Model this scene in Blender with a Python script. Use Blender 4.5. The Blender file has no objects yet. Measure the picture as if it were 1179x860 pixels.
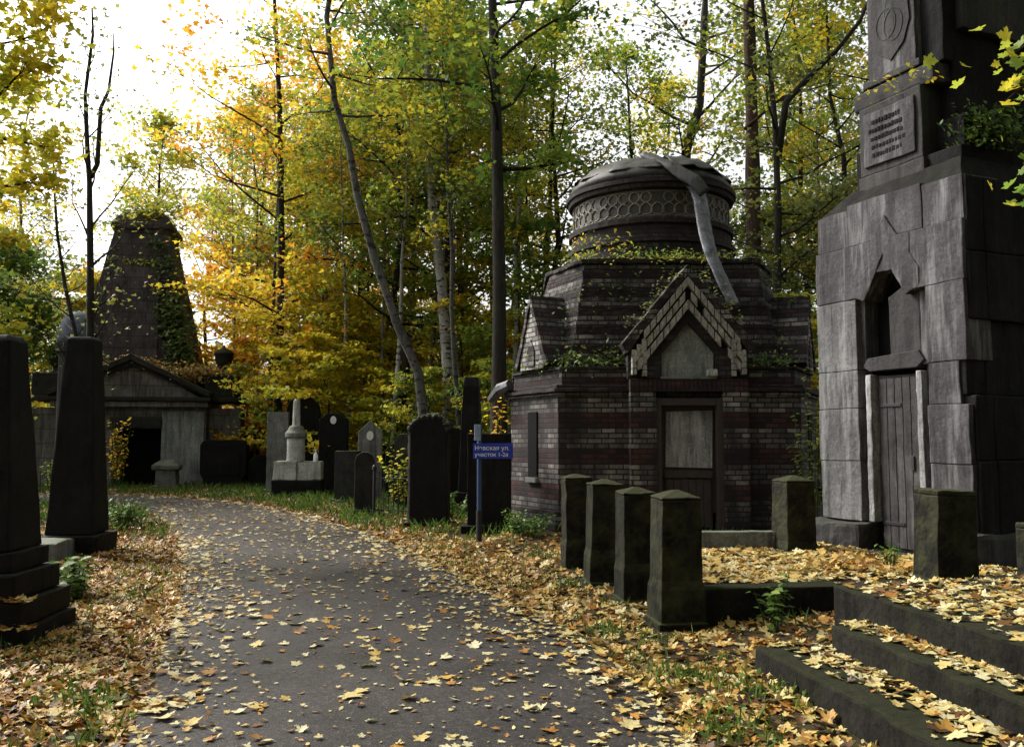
import bpy, bmesh, math, random
import numpy as np
from mathutils import Vector, Matrix, noise as mnoise

random.seed(7)
R = math.radians
scene = bpy.context.scene
COL = scene.collection

# ------------------------------------------------------------------ camera
EYE = 1.6
PITCH = math.atan(77 / 1000)
cam_data = bpy.data.cameras.new('camera')
cam = bpy.data.objects.new('camera', cam_data)
COL.objects.link(cam)
cam.location = (0, 0, EYE)
cam.rotation_euler = (math.pi / 2 + PITCH, 0, 0)
cam_data.sensor_width = 36
cam_data.lens = 1000 / 1179 * 36
cam_data.clip_end = 1000
scene.camera = cam


def ray(px, py):
    cx, cy = (px - 589.5) / 1000, (430 - py) / 1000
    c, s = math.cos(PITCH), math.sin(PITCH)
    return Vector((cx, c - cy * s, s + cy * c))


def gp(px, py, z=0.0):          # where a sight line meets the level z
    d = ray(px, py)
    t = (z - EYE) / d.z
    return Vector((d.x * t, d.y * t, z))


def yp(px, py, dist):           # a point at a given distance ahead
    d = ray(px, py)
    t = dist / d.y
    return Vector((d.x * t, dist, EYE + d.z * t))


# ------------------------------------------------------------------ tagging
def tag(o, label, cat, group=None, kind=None):
    if label: o['label'] = label
    if cat: o['category'] = cat
    if group: o['group'] = group
    if kind: o['kind'] = kind
    return o


def thing(name, label, cat, loc=(0, 0, 0), rz=0.0, group=None):
    o = bpy.data.objects.new(name, None)
    COL.objects.link(o)
    o.location = loc
    o.rotation_euler = (0, 0, rz)
    o.empty_display_size = 0.1
    return tag(o, label, cat, group)


def copy_tree(o, loc, rz, label=None, group=None, scale=None, parent=None):
    c = o.copy()
    COL.objects.link(c)
    if parent is None:
        c.location = loc
        c.rotation_euler = (0, 0, rz)
        if scale: c.scale = scale if hasattr(scale, '__len__') else (scale,) * 3
        if label: c['label'] = label
        if group: c['group'] = group
    else:
        c.parent = parent
    for ch in list(o.children):
        copy_tree(ch, None, 0, parent=c)
    return c


# ------------------------------------------------------------------ node materials
class NT:
    def __init__(self, name):
        self.m = bpy.data.materials.new(name)
        self.m.use_nodes = True
        self.t = self.m.node_tree
        self.t.nodes.clear()
        self.out = self.n('ShaderNodeOutputMaterial')

    def n(self, typ, **kw):
        nd = self.t.nodes.new(typ)
        for k, v in kw.items():
            if hasattr(nd, k): setattr(nd, k, v)
        return nd

    def l(self, a, b):
        self.t.links.new(a, b)

    def val(self, sock, v):
        if hasattr(v, 'links'): self.l(v, sock)
        else: sock.default_value = v

    def math(self, op, a, b=0.0, c=None, clamp=False):
        nd = self.n('ShaderNodeMath', operation=op, use_clamp=clamp)
        self.val(nd.inputs[0], a); self.val(nd.inputs[1], b)
        if c is not None: self.val(nd.inputs[2], c)
        return nd.outputs[0]

    def mix(self, f, a, b, blend='MIX'):
        nd = self.n('ShaderNodeMix', data_type='RGBA', blend_type=blend)
        self.val(nd.inputs[0], f)
        for s, v in ((nd.inputs[6], a), (nd.inputs[7], b)):
            if hasattr(v, 'links'): self.l(v, s)
            else: s.default_value = (*v[:3], 1)
        return nd.outputs[2]

    def pos(self, scale=(1, 1, 1)):
        g = self.n('ShaderNodeNewGeometry')
        if scale == (1, 1, 1): return g.outputs['Position']
        mp = self.n('ShaderNodeMapping')
        mp.inputs['Scale'].default_value = scale
        self.l(g.outputs['Position'], mp.inputs[0])
        return mp.outputs[0]

    def noise(self, vec, scale, detail=4, rough=0.6):
        nd = self.n('ShaderNodeTexNoise')
        self.l(vec, nd.inputs['Vector'])
        nd.inputs['Scale'].default_value = scale
        nd.inputs['Detail'].default_value = detail
        nd.inputs['Roughness'].default_value = rough
        return nd.outputs['Fac']

    def ramp(self, fac, stops, interp='LINEAR'):
        nd = self.n('ShaderNodeValToRGB')
        cr = nd.color_ramp
        cr.interpolation = interp
        while len(cr.elements) < len(stops): cr.elements.new(0.5)
        for e, (p, c) in zip(cr.elements, stops):
            e.position = p
            e.color = (*c[:3], 1) if hasattr(c, '__len__') else (c, c, c, 1)
        self.l(fac, nd.inputs[0])
        return nd.outputs[0]

    def principled(self, color, rough=0.8, spec=0.3, bump=None, bstr=0.3, bdist=0.02, metal=0.0):
        p = self.n('ShaderNodeBsdfPrincipled')
        if hasattr(color, 'links'): self.l(color, p.inputs['Base Color'])
        else: p.inputs['Base Color'].default_value = (*color[:3], 1)
        self.val(p.inputs['Roughness'], rough)
        p.inputs['Specular IOR Level'].default_value = spec
        p.inputs['Metallic'].default_value = metal
        if bump is not None:
            b = self.n('ShaderNodeBump')
            b.inputs['Strength'].default_value = bstr
            b.inputs['Distance'].default_value = bdist
            self.l(bump, b.inputs['Height'])
            self.l(b.outputs[0], p.inputs['Normal'])
        return p

    def done(self, sh):
        self.l(sh.outputs[0] if hasattr(sh, 'outputs') else sh, self.out.inputs['Surface'])
        return self.m


def stone_mat(name, dark, mid, light, streak=0.0, streak_col=(.4, .4, .4), moss=0.0, moss_col=(.05, .07, .02), rough=.75,
              spec=.3, bump=.35, scale=1.3, grain=28, joints=None):
    t = NT(name)
    p = t.pos()
    big = t.noise(p, scale, 6, .65)
    col = t.ramp(big, [(.3, dark), (.5, mid), (.72, light)])
    fine = t.noise(p, grain, 5, .7)
    col = t.mix(.75, col, t.ramp(fine, [(.28, .3), (.68, 1.4)]), 'MULTIPLY')
    if streak:
        s = t.noise(t.pos((3.2, 3.2, .35)), 1.6, 5, .65)
        s = t.ramp(s, [(.5, 0.0), (.68, 1.0)])
        col = t.mix(t.math('MULTIPLY', s, streak), col, streak_col)
    dk = t.noise(t.pos((4.1, 4.1, .45)), 2.3, 6, .7)
    col = t.mix(t.ramp(dk, [(.5, 0.0), (.66, .8)]), col, tuple(c * .45 for c in dark))
    sp_k = t.noise(p, 9, 6, .75)
    col = t.mix(t.ramp(sp_k, [(.6, 0.0), (.68, .45)]), col, light)
    h = t.math('ADD', t.math('MULTIPLY', fine, .5), t.math('MULTIPLY', t.noise(p, grain * .3, 4), 1.0))
    if joints:
        uv = t.n('ShaderNodeUVMap')
        b = t.n('ShaderNodeTexBrick')
        t.l(uv.outputs[0], b.inputs['Vector'])
        b.inputs['Scale'].default_value = 1
        b.inputs['Brick Width'].default_value = joints[0]
        b.inputs['Row Height'].default_value = joints[1]
        b.inputs['Mortar Size'].default_value = joints[2]
        b.inputs['Mortar Smooth'].default_value = .2
        col = t.mix(t.math('MULTIPLY', b.outputs['Fac'], .75), col, (.012, .011, .01))
        h = t.math('SUBTRACT', h, t.math('MULTIPLY', b.outputs['Fac'], 2.0))
    if moss:
        g = t.n('ShaderNodeNewGeometry')
        sp = t.n('ShaderNodeSeparateXYZ')
        t.l(g.outputs['Normal'], sp.inputs[0])
        mn = t.noise(p, 4.5, 6, .7)
        f = t.math('ADD', t.math('MULTIPLY', sp.outputs[2], .55), t.math('SUBTRACT', mn, .62 - .25 * moss))
        f = t.ramp(f, [(.0, 0.0), (.25, 1.0)])
        col = t.mix(t.math('MULTIPLY', f, min(1, moss)), col, moss_col)
    return t.done(t.principled(col, rough, spec, h, bump, .02))


def brick_mat(name, red, pale, band=.602, duty=.43, soot=.8, sootcol=(.010, .0085, .009), mortar=(.014, .012, .012), allpale=False, phase=0.0):
    t = NT(name)
    uv = t.n('ShaderNodeUVMap').outputs[0]
    b = t.n('ShaderNodeTexBrick')
    t.l(uv, b.inputs['Vector'])
    for k, v in (('Scale', 1), ('Brick Width', .24), ('Row Height', .086), ('Mortar Size', .012), ('Mortar Smooth', .25), ('Bias', 0)):
        b.inputs[k].default_value = v
    b.inputs['Color1'].default_value = (.15, .15, .15, 1)
    b.inputs['Color2'].default_value = (1, 1, 1, 1)
    b.inputs['Mortar'].default_value = (.5, .5, .5, 1)
    sp = t.n('ShaderNodeSeparateXYZ')
    t.l(uv, sp.inputs[0])
    fr = t.math('FRACT', t.math('ADD', t.math('DIVIDE', sp.outputs[1], band), phase))
    isred = t.math('LESS_THAN', fr, duty)
    if allpale: isred = t.math('MULTIPLY', isred, 0)
    col = t.mix(isred, pale, red)
    # brick to brick variation
    sep = t.n('ShaderNodeSeparateColor')
    t.l(b.outputs['Color'], sep.inputs[0])
    col = t.mix(.8, col, t.ramp(sep.outputs[0], [(.15, .12), (.6, .6), (1, 1.35)]), 'MULTIPLY')
    col = t.mix(b.outputs['Fac'], col, mortar)
    p = t.pos()
    n1 = t.noise(p, .9, 6, .7)
    n2 = t.noise(t.pos((2, 2, .5)), 1.7, 5, .7)
    f = t.math('ADD', n1, t.math('MULTIPLY', n2, .7))
    patchy = t.noise(t.pos((1.5, 1.5, 3)), 2.2, 5, .7)
    col = t.mix(t.ramp(patchy, [(.52, 0.0), (.64, .5)]), col, t.mix(b.outputs['Fac'], (.06, .052, .05), mortar))
    f = t.ramp(f, [(.66, 0.0), (.98, 1.0)])
    col = t.mix(t.math('MULTIPLY', f, soot), col, sootcol)
    fine = t.noise(p, 45, 4)
    col = t.mix(.6, col, t.ramp(fine, [(.25, .55), (.7, 1.2)]), 'MULTIPLY')
    h = t.math('SUBTRACT', t.math('MULTIPLY', fine, .4), t.math('MULTIPLY', b.outputs['Fac'], 1.2))
    return t.done(t.principled(col, .85, .25, h, .6, .012))


def leaf_mat(name, stops, transl=.55, spread=.3, rough=.55, spots=0.0):
    t = NT(name)
    a = t.n('ShaderNodeAttribute', attribute_name='tint')
    oi = t.n('ShaderNodeObjectInfo')
    f = t.math('ADD', a.outputs['Fac'], t.math('MULTIPLY', t.math('SUBTRACT', oi.outputs['Random'], .5), spread), clamp=True)
    col = t.ramp(f, stops)
    if spots:
        col = t.mix(spots, col, t.ramp(t.noise(t.pos(), 55, 4, .7), [(.3, .45), (.55, 1.0), (.75, 1.15)]), 'MULTIPLY')
    p = t.principled(col, rough, .25)
    tr = t.n('ShaderNodeBsdfTranslucent')
    t.l(col, tr.inputs[0])
    mx = t.n('ShaderNodeMixShader')
    mx.inputs[0].default_value = transl
    t.l(p.outputs[0], mx.inputs[1])
    t.l(tr.outputs[0], mx.inputs[2])
    return t.done(mx)


def bark_mat(name, a, b, birch=False, bump=.7):
    t = NT(name)
    v = t.noise(t.pos((9, 9, 1.3)), 2.2, 6, .7)
    col = t.ramp(v, [(.32, a), (.7, b)])
    big = t.noise(t.pos(), .8, 3)
    col = t.mix(.6, col, t.ramp(big, [(.3, .5), (.7, 1.15)]), 'MULTIPLY')
    if birch:
        d = t.noise(t.pos((3, 3, 7)), 1.4, 4, .6)
        col = t.mix(t.ramp(d, [(.54, 0.0), (.6, 1.0)]), col, (.02, .018, .016))
    gm = t.noise(t.pos(), 2.3, 5, .7)
    col = t.mix(t.math('MULTIPLY', t.ramp(gm, [(.52, 0.0), (.7, 1.0)]), .45), col, (.035, .045, .015))
    return t.done(t.principled(col, .9, .15, v, bump, .03))


def plain_mat(name, c, rough=.6, spec=.4, metal=0.0, var=.3, scale=12, bump=.1):
    t = NT(name)
    n = t.noise(t.pos(), scale, 5, .65)
    col = t.mix(1.0, (*c,), t.ramp(n, [(.25, 1 - var), (.75, 1 + var * .6)]), 'MULTIPLY')
    return t.done(t.principled(col, rough, spec, n, bump, .01, metal))


M = {}
M['black_granite'] = stone_mat('black_granite', (.0035, .0033, .003), (.0055, .005, .0048), (.010, .010, .0085), rough=.7, spec=.12, moss=.3, bump=.35, moss_col=(.016, .02, .006))
M['dark_stone'] = stone_mat('dark_stone', (.008, .0075, .007), (.016, .015, .014), (.03, .03, .025), moss=.5, rough=.85, moss_col=(.035, .048, .014))
M['post_stone'] = stone_mat('post_stone', (.005, .005, .004), (.0095, .009, .0075), (.018, .018, .013), moss=.75, rough=.95, spec=.12, bump=.8, moss_col=(.038, .040, .018), streak=.35, streak_col=(.026, .027, .015))
M['grey_stone'] = stone_mat('grey_stone', (.08, .08, .078), (.14, .14, .135), (.22, .22, .20), moss=.5, streak=.4, streak_col=(.05, .05, .045))
M['pale_stone'] = stone_mat('pale_stone', (.22, .22, .20), (.36, .36, .33), (.50, .50, .46), moss=.45, streak=.3, streak_col=(.12, .12, .10))
M['tower_stone'] = stone_mat('tower_stone', (.014, .012, .013), (.036, .033, .036), (.085, .081, .086), streak=.7, streak_col=(.20, .20, .205), moss=.15, moss_col=(.05, .055, .03), scale=.9, bump=.6, rough=.85)
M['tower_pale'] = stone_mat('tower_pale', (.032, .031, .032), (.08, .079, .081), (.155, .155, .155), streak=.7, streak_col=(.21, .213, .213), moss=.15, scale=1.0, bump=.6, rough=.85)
M['shaded_soot_stone'] = stone_mat('shaded_soot_stone', (.004, .0035, .004), (.008, .007, .0075), (.02, .018, .019), streak=.25, streak_col=(.04, .04, .04), moss=.3, moss_col=(.02, .024, .012), scale=.8, bump=.6, rough=.9, spec=.12)  # tower stone darkened for soot crust and for shade painted into its colour
M['tower_dark'] = stone_mat('tower_dark', (.009, .008, .0085), (.019, .017, .018), (.04, .037, .038), streak=.4, streak_col=(.075, .075, .07), moss=.4, moss_col=(.045, .05, .03), scale=1.1, bump=.5, rough=.85)
M['pyramid_stone'] = stone_mat('pyramid_stone', (.022, .017, .017), (.042, .032, .033), (.07, .055, .055), streak=.3, streak_col=(.09, .085, .08), joints=(1.5, .45, .02), rough=.9)
M['facade_stone'] = stone_mat('facade_stone', (.05, .046, .045), (.10, .095, .09), (.18, .172, .15), streak=.5, streak_col=(.24, .24, .21), joints=(1.2, .5, .014), moss=.4)
M['plaster'] = stone_mat('plaster', (.10, .11, .105), (.20, .215, .205), (.30, .31, .29), streak=.4, streak_col=(.07, .07, .06), moss=.2)
M['jamb_stone'] = stone_mat('jamb_stone', (.07, .07, .07), (.2, .2, .2), (.38, .38, .38), streak=.5, streak_col=(.42, .43, .44), scale=2.5)
M['kerb_stone'] = stone_mat('kerb_stone', (.006, .0055, .0045), (.011, .010, .0085), (.022, .020, .017), moss=.6, spec=.1, moss_col=(.018, .021, .008), rough=.95, bump=.8)
M['brick'] = brick_mat('brick', (.072, .026, .023), (.235, .21, .19), soot=.9)
M['brick_dark'] = brick_mat('brick_dark', (.05, .028, .026), (.24, .225, .205), soot=.85, band=.344, duty=.5)
M['brick_pale'] = brick_mat('brick_pale', (.1, .05, .04), (.34, .33, .31), soot=.35, allpale=True, mortar=(.03, .027, .025))
M['brick_red'] = brick_mat('brick_red', (.055, .022, .02), (.06, .025, .022), soot=.8, duty=1.1)
M['white_brick'] = stone_mat('white_brick', (.16, .15, .13), (.26, .245, .215), (.36, .34, .30), scale=6, bump=.5)
M['shaft_brick'] = brick_mat('shaft_brick', (.03, .018, .016), (.06, .052, .048), soot=.95)
M['panel'] = stone_mat('panel', (.10, .10, .10), (.19, .19, .19), (.30, .30, .30), streak=.8, streak_col=(.36, .37, .38), rough=.6)
M['wood_dark'] = plain_mat('wood_dark', (.045, .035, .032), .8, .2, bump=.4)
M['wood_grey'] = stone_mat('wood_grey', (.014, .0125, .012), (.035, .032, .032), (.065, .062, .062), streak=.6, streak_col=(.10, .098, .098), scale=3, rough=.85, bump=.5)
M['iron'] = plain_mat('iron', (.015, .015, .016), .6, .4, 0.3)
M['zinc'] = stone_mat('zinc', (.02, .02, .022), (.075, .082, .096), (.16, .175, .20), streak=.7, streak_col=(.035, .028, .022), rough=.5, spec=.5, bump=.2, scale=4)
M['zinc_dark'] = stone_mat('zinc_dark', (.012, .011, .011), (.03, .029, .029), (.065, .062, .06), streak=.5, streak_col=(.05, .03, .022), rough=.6, spec=.4, bump=.3, scale=2, moss=.35, moss_col=(.03, .035, .014))
M['blue_dome'] = plain_mat('blue_dome', (.05, .065, .09), .5, .4, .2, var=.5, scale=4)
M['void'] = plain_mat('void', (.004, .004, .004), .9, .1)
M['frieze_tile'] = stone_mat('frieze_tile', (.025, .023, .02), (.05, .045, .038), (.085, .078, .06), rough=.6, streak=.4, streak_col=(.04, .035, .03))
M['frieze_ornament'] = stone_mat('frieze_ornament', (.08, .075, .062), (.15, .14, .115), (.23, .215, .18), rough=.6, streak=.4, streak_col=(.08, .075, .06))
M['sign_blue'] = plain_mat('sign_blue', (.008, .028, .32), .35, .5, var=.15)
M['post_blue'] = plain_mat('post_blue', (.012, .045, .13), .45, .5, var=.4)
M['white_paint'] = plain_mat('white_paint', (.75, .75, .8), .5, .4, var=.1)
M['sign_reverse'] = plain_mat('sign_reverse', (.22, .30, .42), .5, .4, var=.3)
M['enamel'] = plain_mat('enamel', (.62, .62, .60), .3, .5, var=.35, scale=30)
M['gold_letters'] = plain_mat('gold_letters', (.10, .095, .085), .6, .4)
M['bark_dark'] = bark_mat('bark_dark', (.012, .011, .009), (.045, .040, .033))
M['bark_grey'] = bark_mat('bark_grey', (.016, .015, .013), (.065, .061, .053))
M['bark_pine'] = bark_mat('bark_pine', (.025, .015, .012), (.11, .065, .05))
M['bark_birch'] = bark_mat('bark_birch', (.16, .155, .14), (.34, .33, .30), birch=True, bump=.3)
Gn, Gy, Ye, Or, Br, Ol = (.12, .20, .035), (.31, .35, .04), (.62, .50, .04), (.66, .32, .035), (.22, .10, .03), (.15, .18, .06)
M['bark_old_birch'] = bark_mat('bark_old_birch', (.05, .048, .043), (.13, .126, .115), birch=True, bump=.5)
M['leaf_green'] = leaf_mat('leaf_green', [(0, (.08, .17, .025)), (.4, Gn), (.75, Gy), (.95, Ye), (1, Or)])
M['leaf_mixed'] = leaf_mat('leaf_mixed', [(0, Ol), (.2, Gn), (.5, Gy), (.78, Ye), (1, (.64, .40, .035))])
M['leaf_yellow'] = leaf_mat('leaf_yellow', [(0, Gy), (.3, (.44, .42, .03)), (.6, Ye), (1, (.62, .42, .03))])
M['leaf_orange'] = leaf_mat('leaf_orange', [(0, (.50, .40, .03)), (.25, Ye), (.5, (.66, .36, .03)), (1, (.66, .24, .03))])
M['leaf_olive'] = leaf_mat('leaf_olive', [(0, (.06, .075, .03)), (.4, Ol), (.75, (.2, .22, .05)), (1, (.36, .32, .05))])
M['leaf_ivy'] = leaf_mat('leaf_ivy', [(0, (.025, .045, .012)), (.5, (.06, .11, .02)), (.8, (.18, .23, .035)), (1, (.45, .32, .05))], .3)
M['litter'] = leaf_mat('litter', [(0, (.035, .02, .012)), (.15, (.13, .06, .018)), (.32, (.36, .165, .03)), (.5, (.43, .29, .07)), (.72, (.46, .37, .145)), (1, (.52, .47, .28))], .15, .0, .5, .7)
M['grass'] = leaf_mat('grass', [(0, (.04, .075, .014)), (.6, (.09, .17, .025)), (1, (.2, .23, .05))], .3, 0)

# ------------------------------------------------------------------ ground materials
t = NT('soil')
p = t.pos()
n = t.noise(p, 1.1, 8, .7)
col = t.ramp(n, [(.3, (.018, .014, .009)), (.5, (.045, .032, .016)), (.62, (.05, .05, .018)), (.75, (.09, .055, .02))])
f = t.noise(p, 22, 6, .75)
col = t.mix(.85, col, t.ramp(f, [(.25, .35), (.72, 1.5)]), 'MULTIPLY')
M['soil'] = t.done(t.principled(col, .95, .15, f, .9, .05))
t = NT('asphalt')
p = t.pos()
v = t.n('ShaderNodeTexVoronoi')
t.l(p, v.inputs['Vector']); v.inputs['Scale'].default_value = 75
sep = t.n('ShaderNodeSeparateColor'); t.l(v.outputs['Color'], sep.inputs[0])
col = t.mix(.85, (.025, .021, .0188), t.ramp(sep.outputs[0], [(0, .35), (.7, 1.1), (.9, 1.6), (1, 3.2)]), 'MULTIPLY')
n = t.noise(p, .7, 7, .65)
col = t.mix(.8, col, t.ramp(n, [(.3, .6), (.5, .95), (.7, 1.35)]), 'MULTIPLY')
n2 = t.noise(p, 5, 6, .7)
col = t.mix(t.math('MULTIPLY', t.ramp(n2, [(.5, 0.0), (.72, 1.0)]), .5), col, (.016, .0135, .012))
vc = t.n('ShaderNodeTexVoronoi', feature='DISTANCE_TO_EDGE')
wob = t.n('ShaderNodeVectorMath', operation='ADD')
nz = t.n('ShaderNodeTexNoise'); t.l(p, nz.inputs['Vector']); nz.inputs['Scale'].default_value = 2.2; nz.inputs['Detail'].default_value = 6
sc_ = t.n('ShaderNodeVectorMath', operation='SCALE'); t.l(nz.outputs['Color'], sc_.inputs[0]); sc_.inputs['Scale'].default_value = .9
t.l(p, wob.inputs[0]); t.l(sc_.outputs[0], wob.inputs[1]); t.l(wob.outputs[0], vc.inputs['Vector']); vc.inputs['Scale'].default_value = .75
gate = t.ramp(t.noise(p, .55, 3), [(.46, 0.0), (.56, .8)])
crk = t.math('MULTIPLY', t.ramp(vc.outputs['Distance'], [(0.0, 1.0), (.012, 0.0)]), gate)
col = t.mix(crk, col, (.006, .005, .004))
damp = t.ramp(t.noise(p, .38, 5, .6), [(.47, 1.0), (.6, .62)])
col = t.mix(1.0, col, damp, 'MULTIPLY')
rg = t.ramp(n, [(.35, .5), (.65, .75)])
h = t.math('ADD', v.outputs['Distance'], t.math('MULTIPLY', n2, .6))
M['asphalt'] = t.done(t.principled(col, rg, .25, h, .3, .008))


# ------------------------------------------------------------------ mesh builder
def rot2(x, y, a):
    return x * math.cos(a) - y * math.sin(a), x * math.sin(a) + y * math.cos(a)


class MB:
    def __init__(self):
        self.v, self.f = [], []

    def add(self, vs, fs):
        b = len(self.v)
        self.v += [tuple(q) for q in vs]
        self.f += [tuple(i + b for i in q) for q in fs]
        return self

    def box(self, x0, x1, y0, y1, z0, z1, m=None):
        vs = [Vector(q) for q in ((x0, y0, z0), (x1, y0, z0), (x1, y1, z0), (x0, y1, z0), (x0, y0, z1), (x1, y0, z1), (x1, y1, z1), (x0, y1, z1))]
        if m: vs = [m @ q for q in vs]
        return self.add(vs, [(3, 2, 1, 0), (4, 5, 6, 7), (0, 1, 5, 4), (1, 2, 6, 5), (2, 3, 7, 6), (3, 0, 4, 7)])

    def loft(self, rings, cap=True, m=None):
        n = len(rings[0])
        vs = [Vector(q) for r in rings for q in r]
        if m: vs = [m @ q for q in vs]
        fs = []
        for k in range(len(rings) - 1):
            for i in range(n):
                j = (i + 1) % n
                fs.append((k * n + i, k * n + j, (k + 1) * n + j, (k + 1) * n + i))
        if cap:
            fs.append(tuple(range(n - 1, -1, -1)))
            fs.append(tuple((len(rings) - 1) * n + i for i in range(n)))
        return self.add(vs, fs)

    def prism(self, poly, z0, z1, s1=1.0, m=None):       # plan polygon (ccw) raised
        return self.loft([[(x, y, z0) for x, y in poly], [(x * s1, y * s1, z1) for x, y in poly]], True, m)

    def plate(self, poly, y0, y1, m=None):               # outline in x,z (ccw seen from -y) with thickness in y
        return self.loft([[(x, y0, z) for x, z in reversed(poly)], [(x, y1, z) for x, z in reversed(poly)]], True, m)

    def square(self, secs, m=None):                      # [(z, half width x, half width y)]
        return self.loft([[(-a, -b, z), (a, -b, z), (a, b, z), (-a, b, z)] for z, a, b in secs], True, m)

    def lathe(self, prof, n=24, m=None, cap=True):
        return self.loft([[(r * math.cos(2 * math.pi * i / n), r * math.sin(2 * math.pi * i / n), z) for i in range(n)] for r, z in prof], cap, m)

    def tube(self, pts, rad, n=8):
        rings = []
        pts = [Vector(q) for q in pts]
        ref = Vector((.31, .87, .12))
        for i, q in enumerate(pts):
            d = (pts[min(i + 1, len(pts) - 1)] - pts[max(i - 1, 0)]).normalized()
            if abs(d.dot(ref)) > .95: ref = Vector((.9, .1, .3))
            a = d.cross(ref).normalized(); b = d.cross(a)
            r = rad[i] if hasattr(rad, '__len__') else rad
            rings.append([q + (a * math.cos(2 * math.pi * k / n) + b * math.sin(2 * math.pi * k / n)) * r for k in range(n)])
        return self.loft(rings)

    def build(self, name, mat, parent=None, bevel=0.0, rough=None, smooth=False, loc=None):
        me = bpy.data.meshes.new(name)
        me.from_pydata(self.v, [], self.f)
        if bevel or rough:
            bm = bmesh.new(); bm.from_mesh(me)
            bmesh.ops.recalc_face_normals(bm, faces=bm.faces)
            if bevel:
                es = [e for e in bm.edges if len(e.link_faces) == 2 and e.calc_face_angle(0) > .45]
                bmesh.ops.bevel(bm, geom=es, offset=bevel, segments=2, profile=.6, affect='EDGES', clamp_overlap=True)
            if rough:
                amp, freq, ml = rough
                for _ in range(5):
                    es = [e for e in bm.edges if e.calc_length() > ml]
                    if not es or len(bm.verts) > 30000: break
                    bmesh.ops.subdivide_edges(bm, edges=es, cuts=1, use_grid_fill=True)
                bm.normal_update()
                off = random.random() * 50
                for v in bm.verts:
                    q = v.co * freq + Vector((off, off, off))
                    d = mnoise.noise_vector(q) * amp + mnoise.noise_vector(q * 4.3) * amp * .45
                    v.co += d
            bm.to_mesh(me); bm.free()
        me.update()
        uvbox(me)
        me.materials.append(mat)
        if smooth:
            me.polygons.foreach_set('use_smooth', [True] * len(me.polygons))
        o = bpy.data.objects.new(name, me)
        COL.objects.link(o)
        if parent: o.parent = parent
        if loc: o.location = loc
        return o


def uvbox(me):
    nl = len(me.loops)
    co = np.empty(len(me.vertices) * 3); me.vertices.foreach_get('co', co); co = co.reshape(-1, 3)
    li = np.empty(nl, int); me.loops.foreach_get('vertex_index', li)
    nf = len(me.polygons)
    nn = np.empty(nf * 3); me.polygons.foreach_get('normal', nn); nn = nn.reshape(-1, 3)
    lt = np.empty(nf, int); me.polygons.foreach_get('loop_total', lt)
    fn = np.repeat(nn, lt, axis=0)
    z = np.array([0, 0, 1.0])
    tang = np.cross(z, fn)
    ln = np.linalg.norm(tang, axis=1)
    flat = ln < .25
    tang[flat] = (1, 0, 0); ln[flat] = 1
    q = math.pi / 24
    an = np.round(np.arctan2(tang[:, 1], tang[:, 0]) / q) * q
    tang = np.stack([np.cos(an), np.sin(an), np.zeros(nl)], 1)
    tang[flat] = (1, 0, 0)
    up = np.tile(z, (nl, 1))
    up[flat] = (0, 1, 0)
    pc = co[li]
    uv = np.stack([(pc * tang).sum(1), (pc * up).sum(1)], 1)
    l = me.uv_layers.new(name='UVMap')
    l.data.foreach_set('uv', uv.astype(np.float32).ravel())


def np_mesh(name, verts, faces_flat, loop_tot, mat, parent=None, tint=None, smooth=False):
    me = bpy.data.meshes.new(name)
    me.vertices.add(len(verts)); me.vertices.foreach_set('co', verts.astype(np.float32).ravel())
    me.loops.add(len(faces_flat)); me.loops.foreach_set('vertex_index', faces_flat.astype(np.int32))
    nf = len(loop_tot)
    me.polygons.add(nf)
    ls = np.concatenate([[0], np.cumsum(loop_tot)[:-1]]).astype(np.int32)
    me.polygons.foreach_set('loop_start', ls)
    me.polygons.foreach_set('loop_total', loop_tot.astype(np.int32))
    if tint is not None:
        a = me.attributes.new('tint', 'FLOAT', 'POINT')
        a.data.foreach_set('value', tint.astype(np.float32))
    if smooth: me.polygons.foreach_set('use_smooth', np.ones(nf, bool))
    me.update(calc_edges=True)
    me.materials.append(mat)
    o = bpy.data.objects.new(name, me)
    COL.objects.link(o)
    if parent: o.parent = parent
    return o


# ------------------------------------------------------------------ leaves
TREE_LEAF = (np.array([(0, -.42, 0), (.24, -.22, .05), (.5, .02, .16), (.2, .14, .06), (0, .56, -.05), (-.2, .14, .06), (-.5, .02, .16), (-.24, -.22, .05)]),
             [tuple(range(8))])
_h = [(.05, -.36), (.20, -.36), (.38, -.44), (.36, -.26), (.27, -.16), (.44, -.12), (.62, .06), (.50, .12), (.48, .22), (.28, .13), (.22, .18), (.30, .36), (.17, .42), (.06, .58)]
_o = [(0, -.40)] + _h + [(0, .66)] + [(-x, y) for x, y in reversed(_h)]
MAPLE = (np.array([(0, -.05, 0)] + [(x, y, .30 * abs(x) ** 1.5 + .20 * max(0, y) ** 2 - .12 * max(0, -y)) for x, y in _o]),
         [(0, i + 1, (i + 1) % len(_o) + 1) for i in range(len(_o))])
OVAL = (np.array([(0, -.5, 0), (.2, -.2, .06), (.24, .1, .08), (0, .5, 0), (-.24, .1, .08), (-.2, -.2, .06)]), [tuple(range(6))])
BLADE = (np.array([(-.05, 0, 0), (.05, 0, 0), (.035, .08, .55), (0, .3, 1.0), (-.035, .08, .55)]), [(0, 1, 2, 3, 4)])


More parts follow.
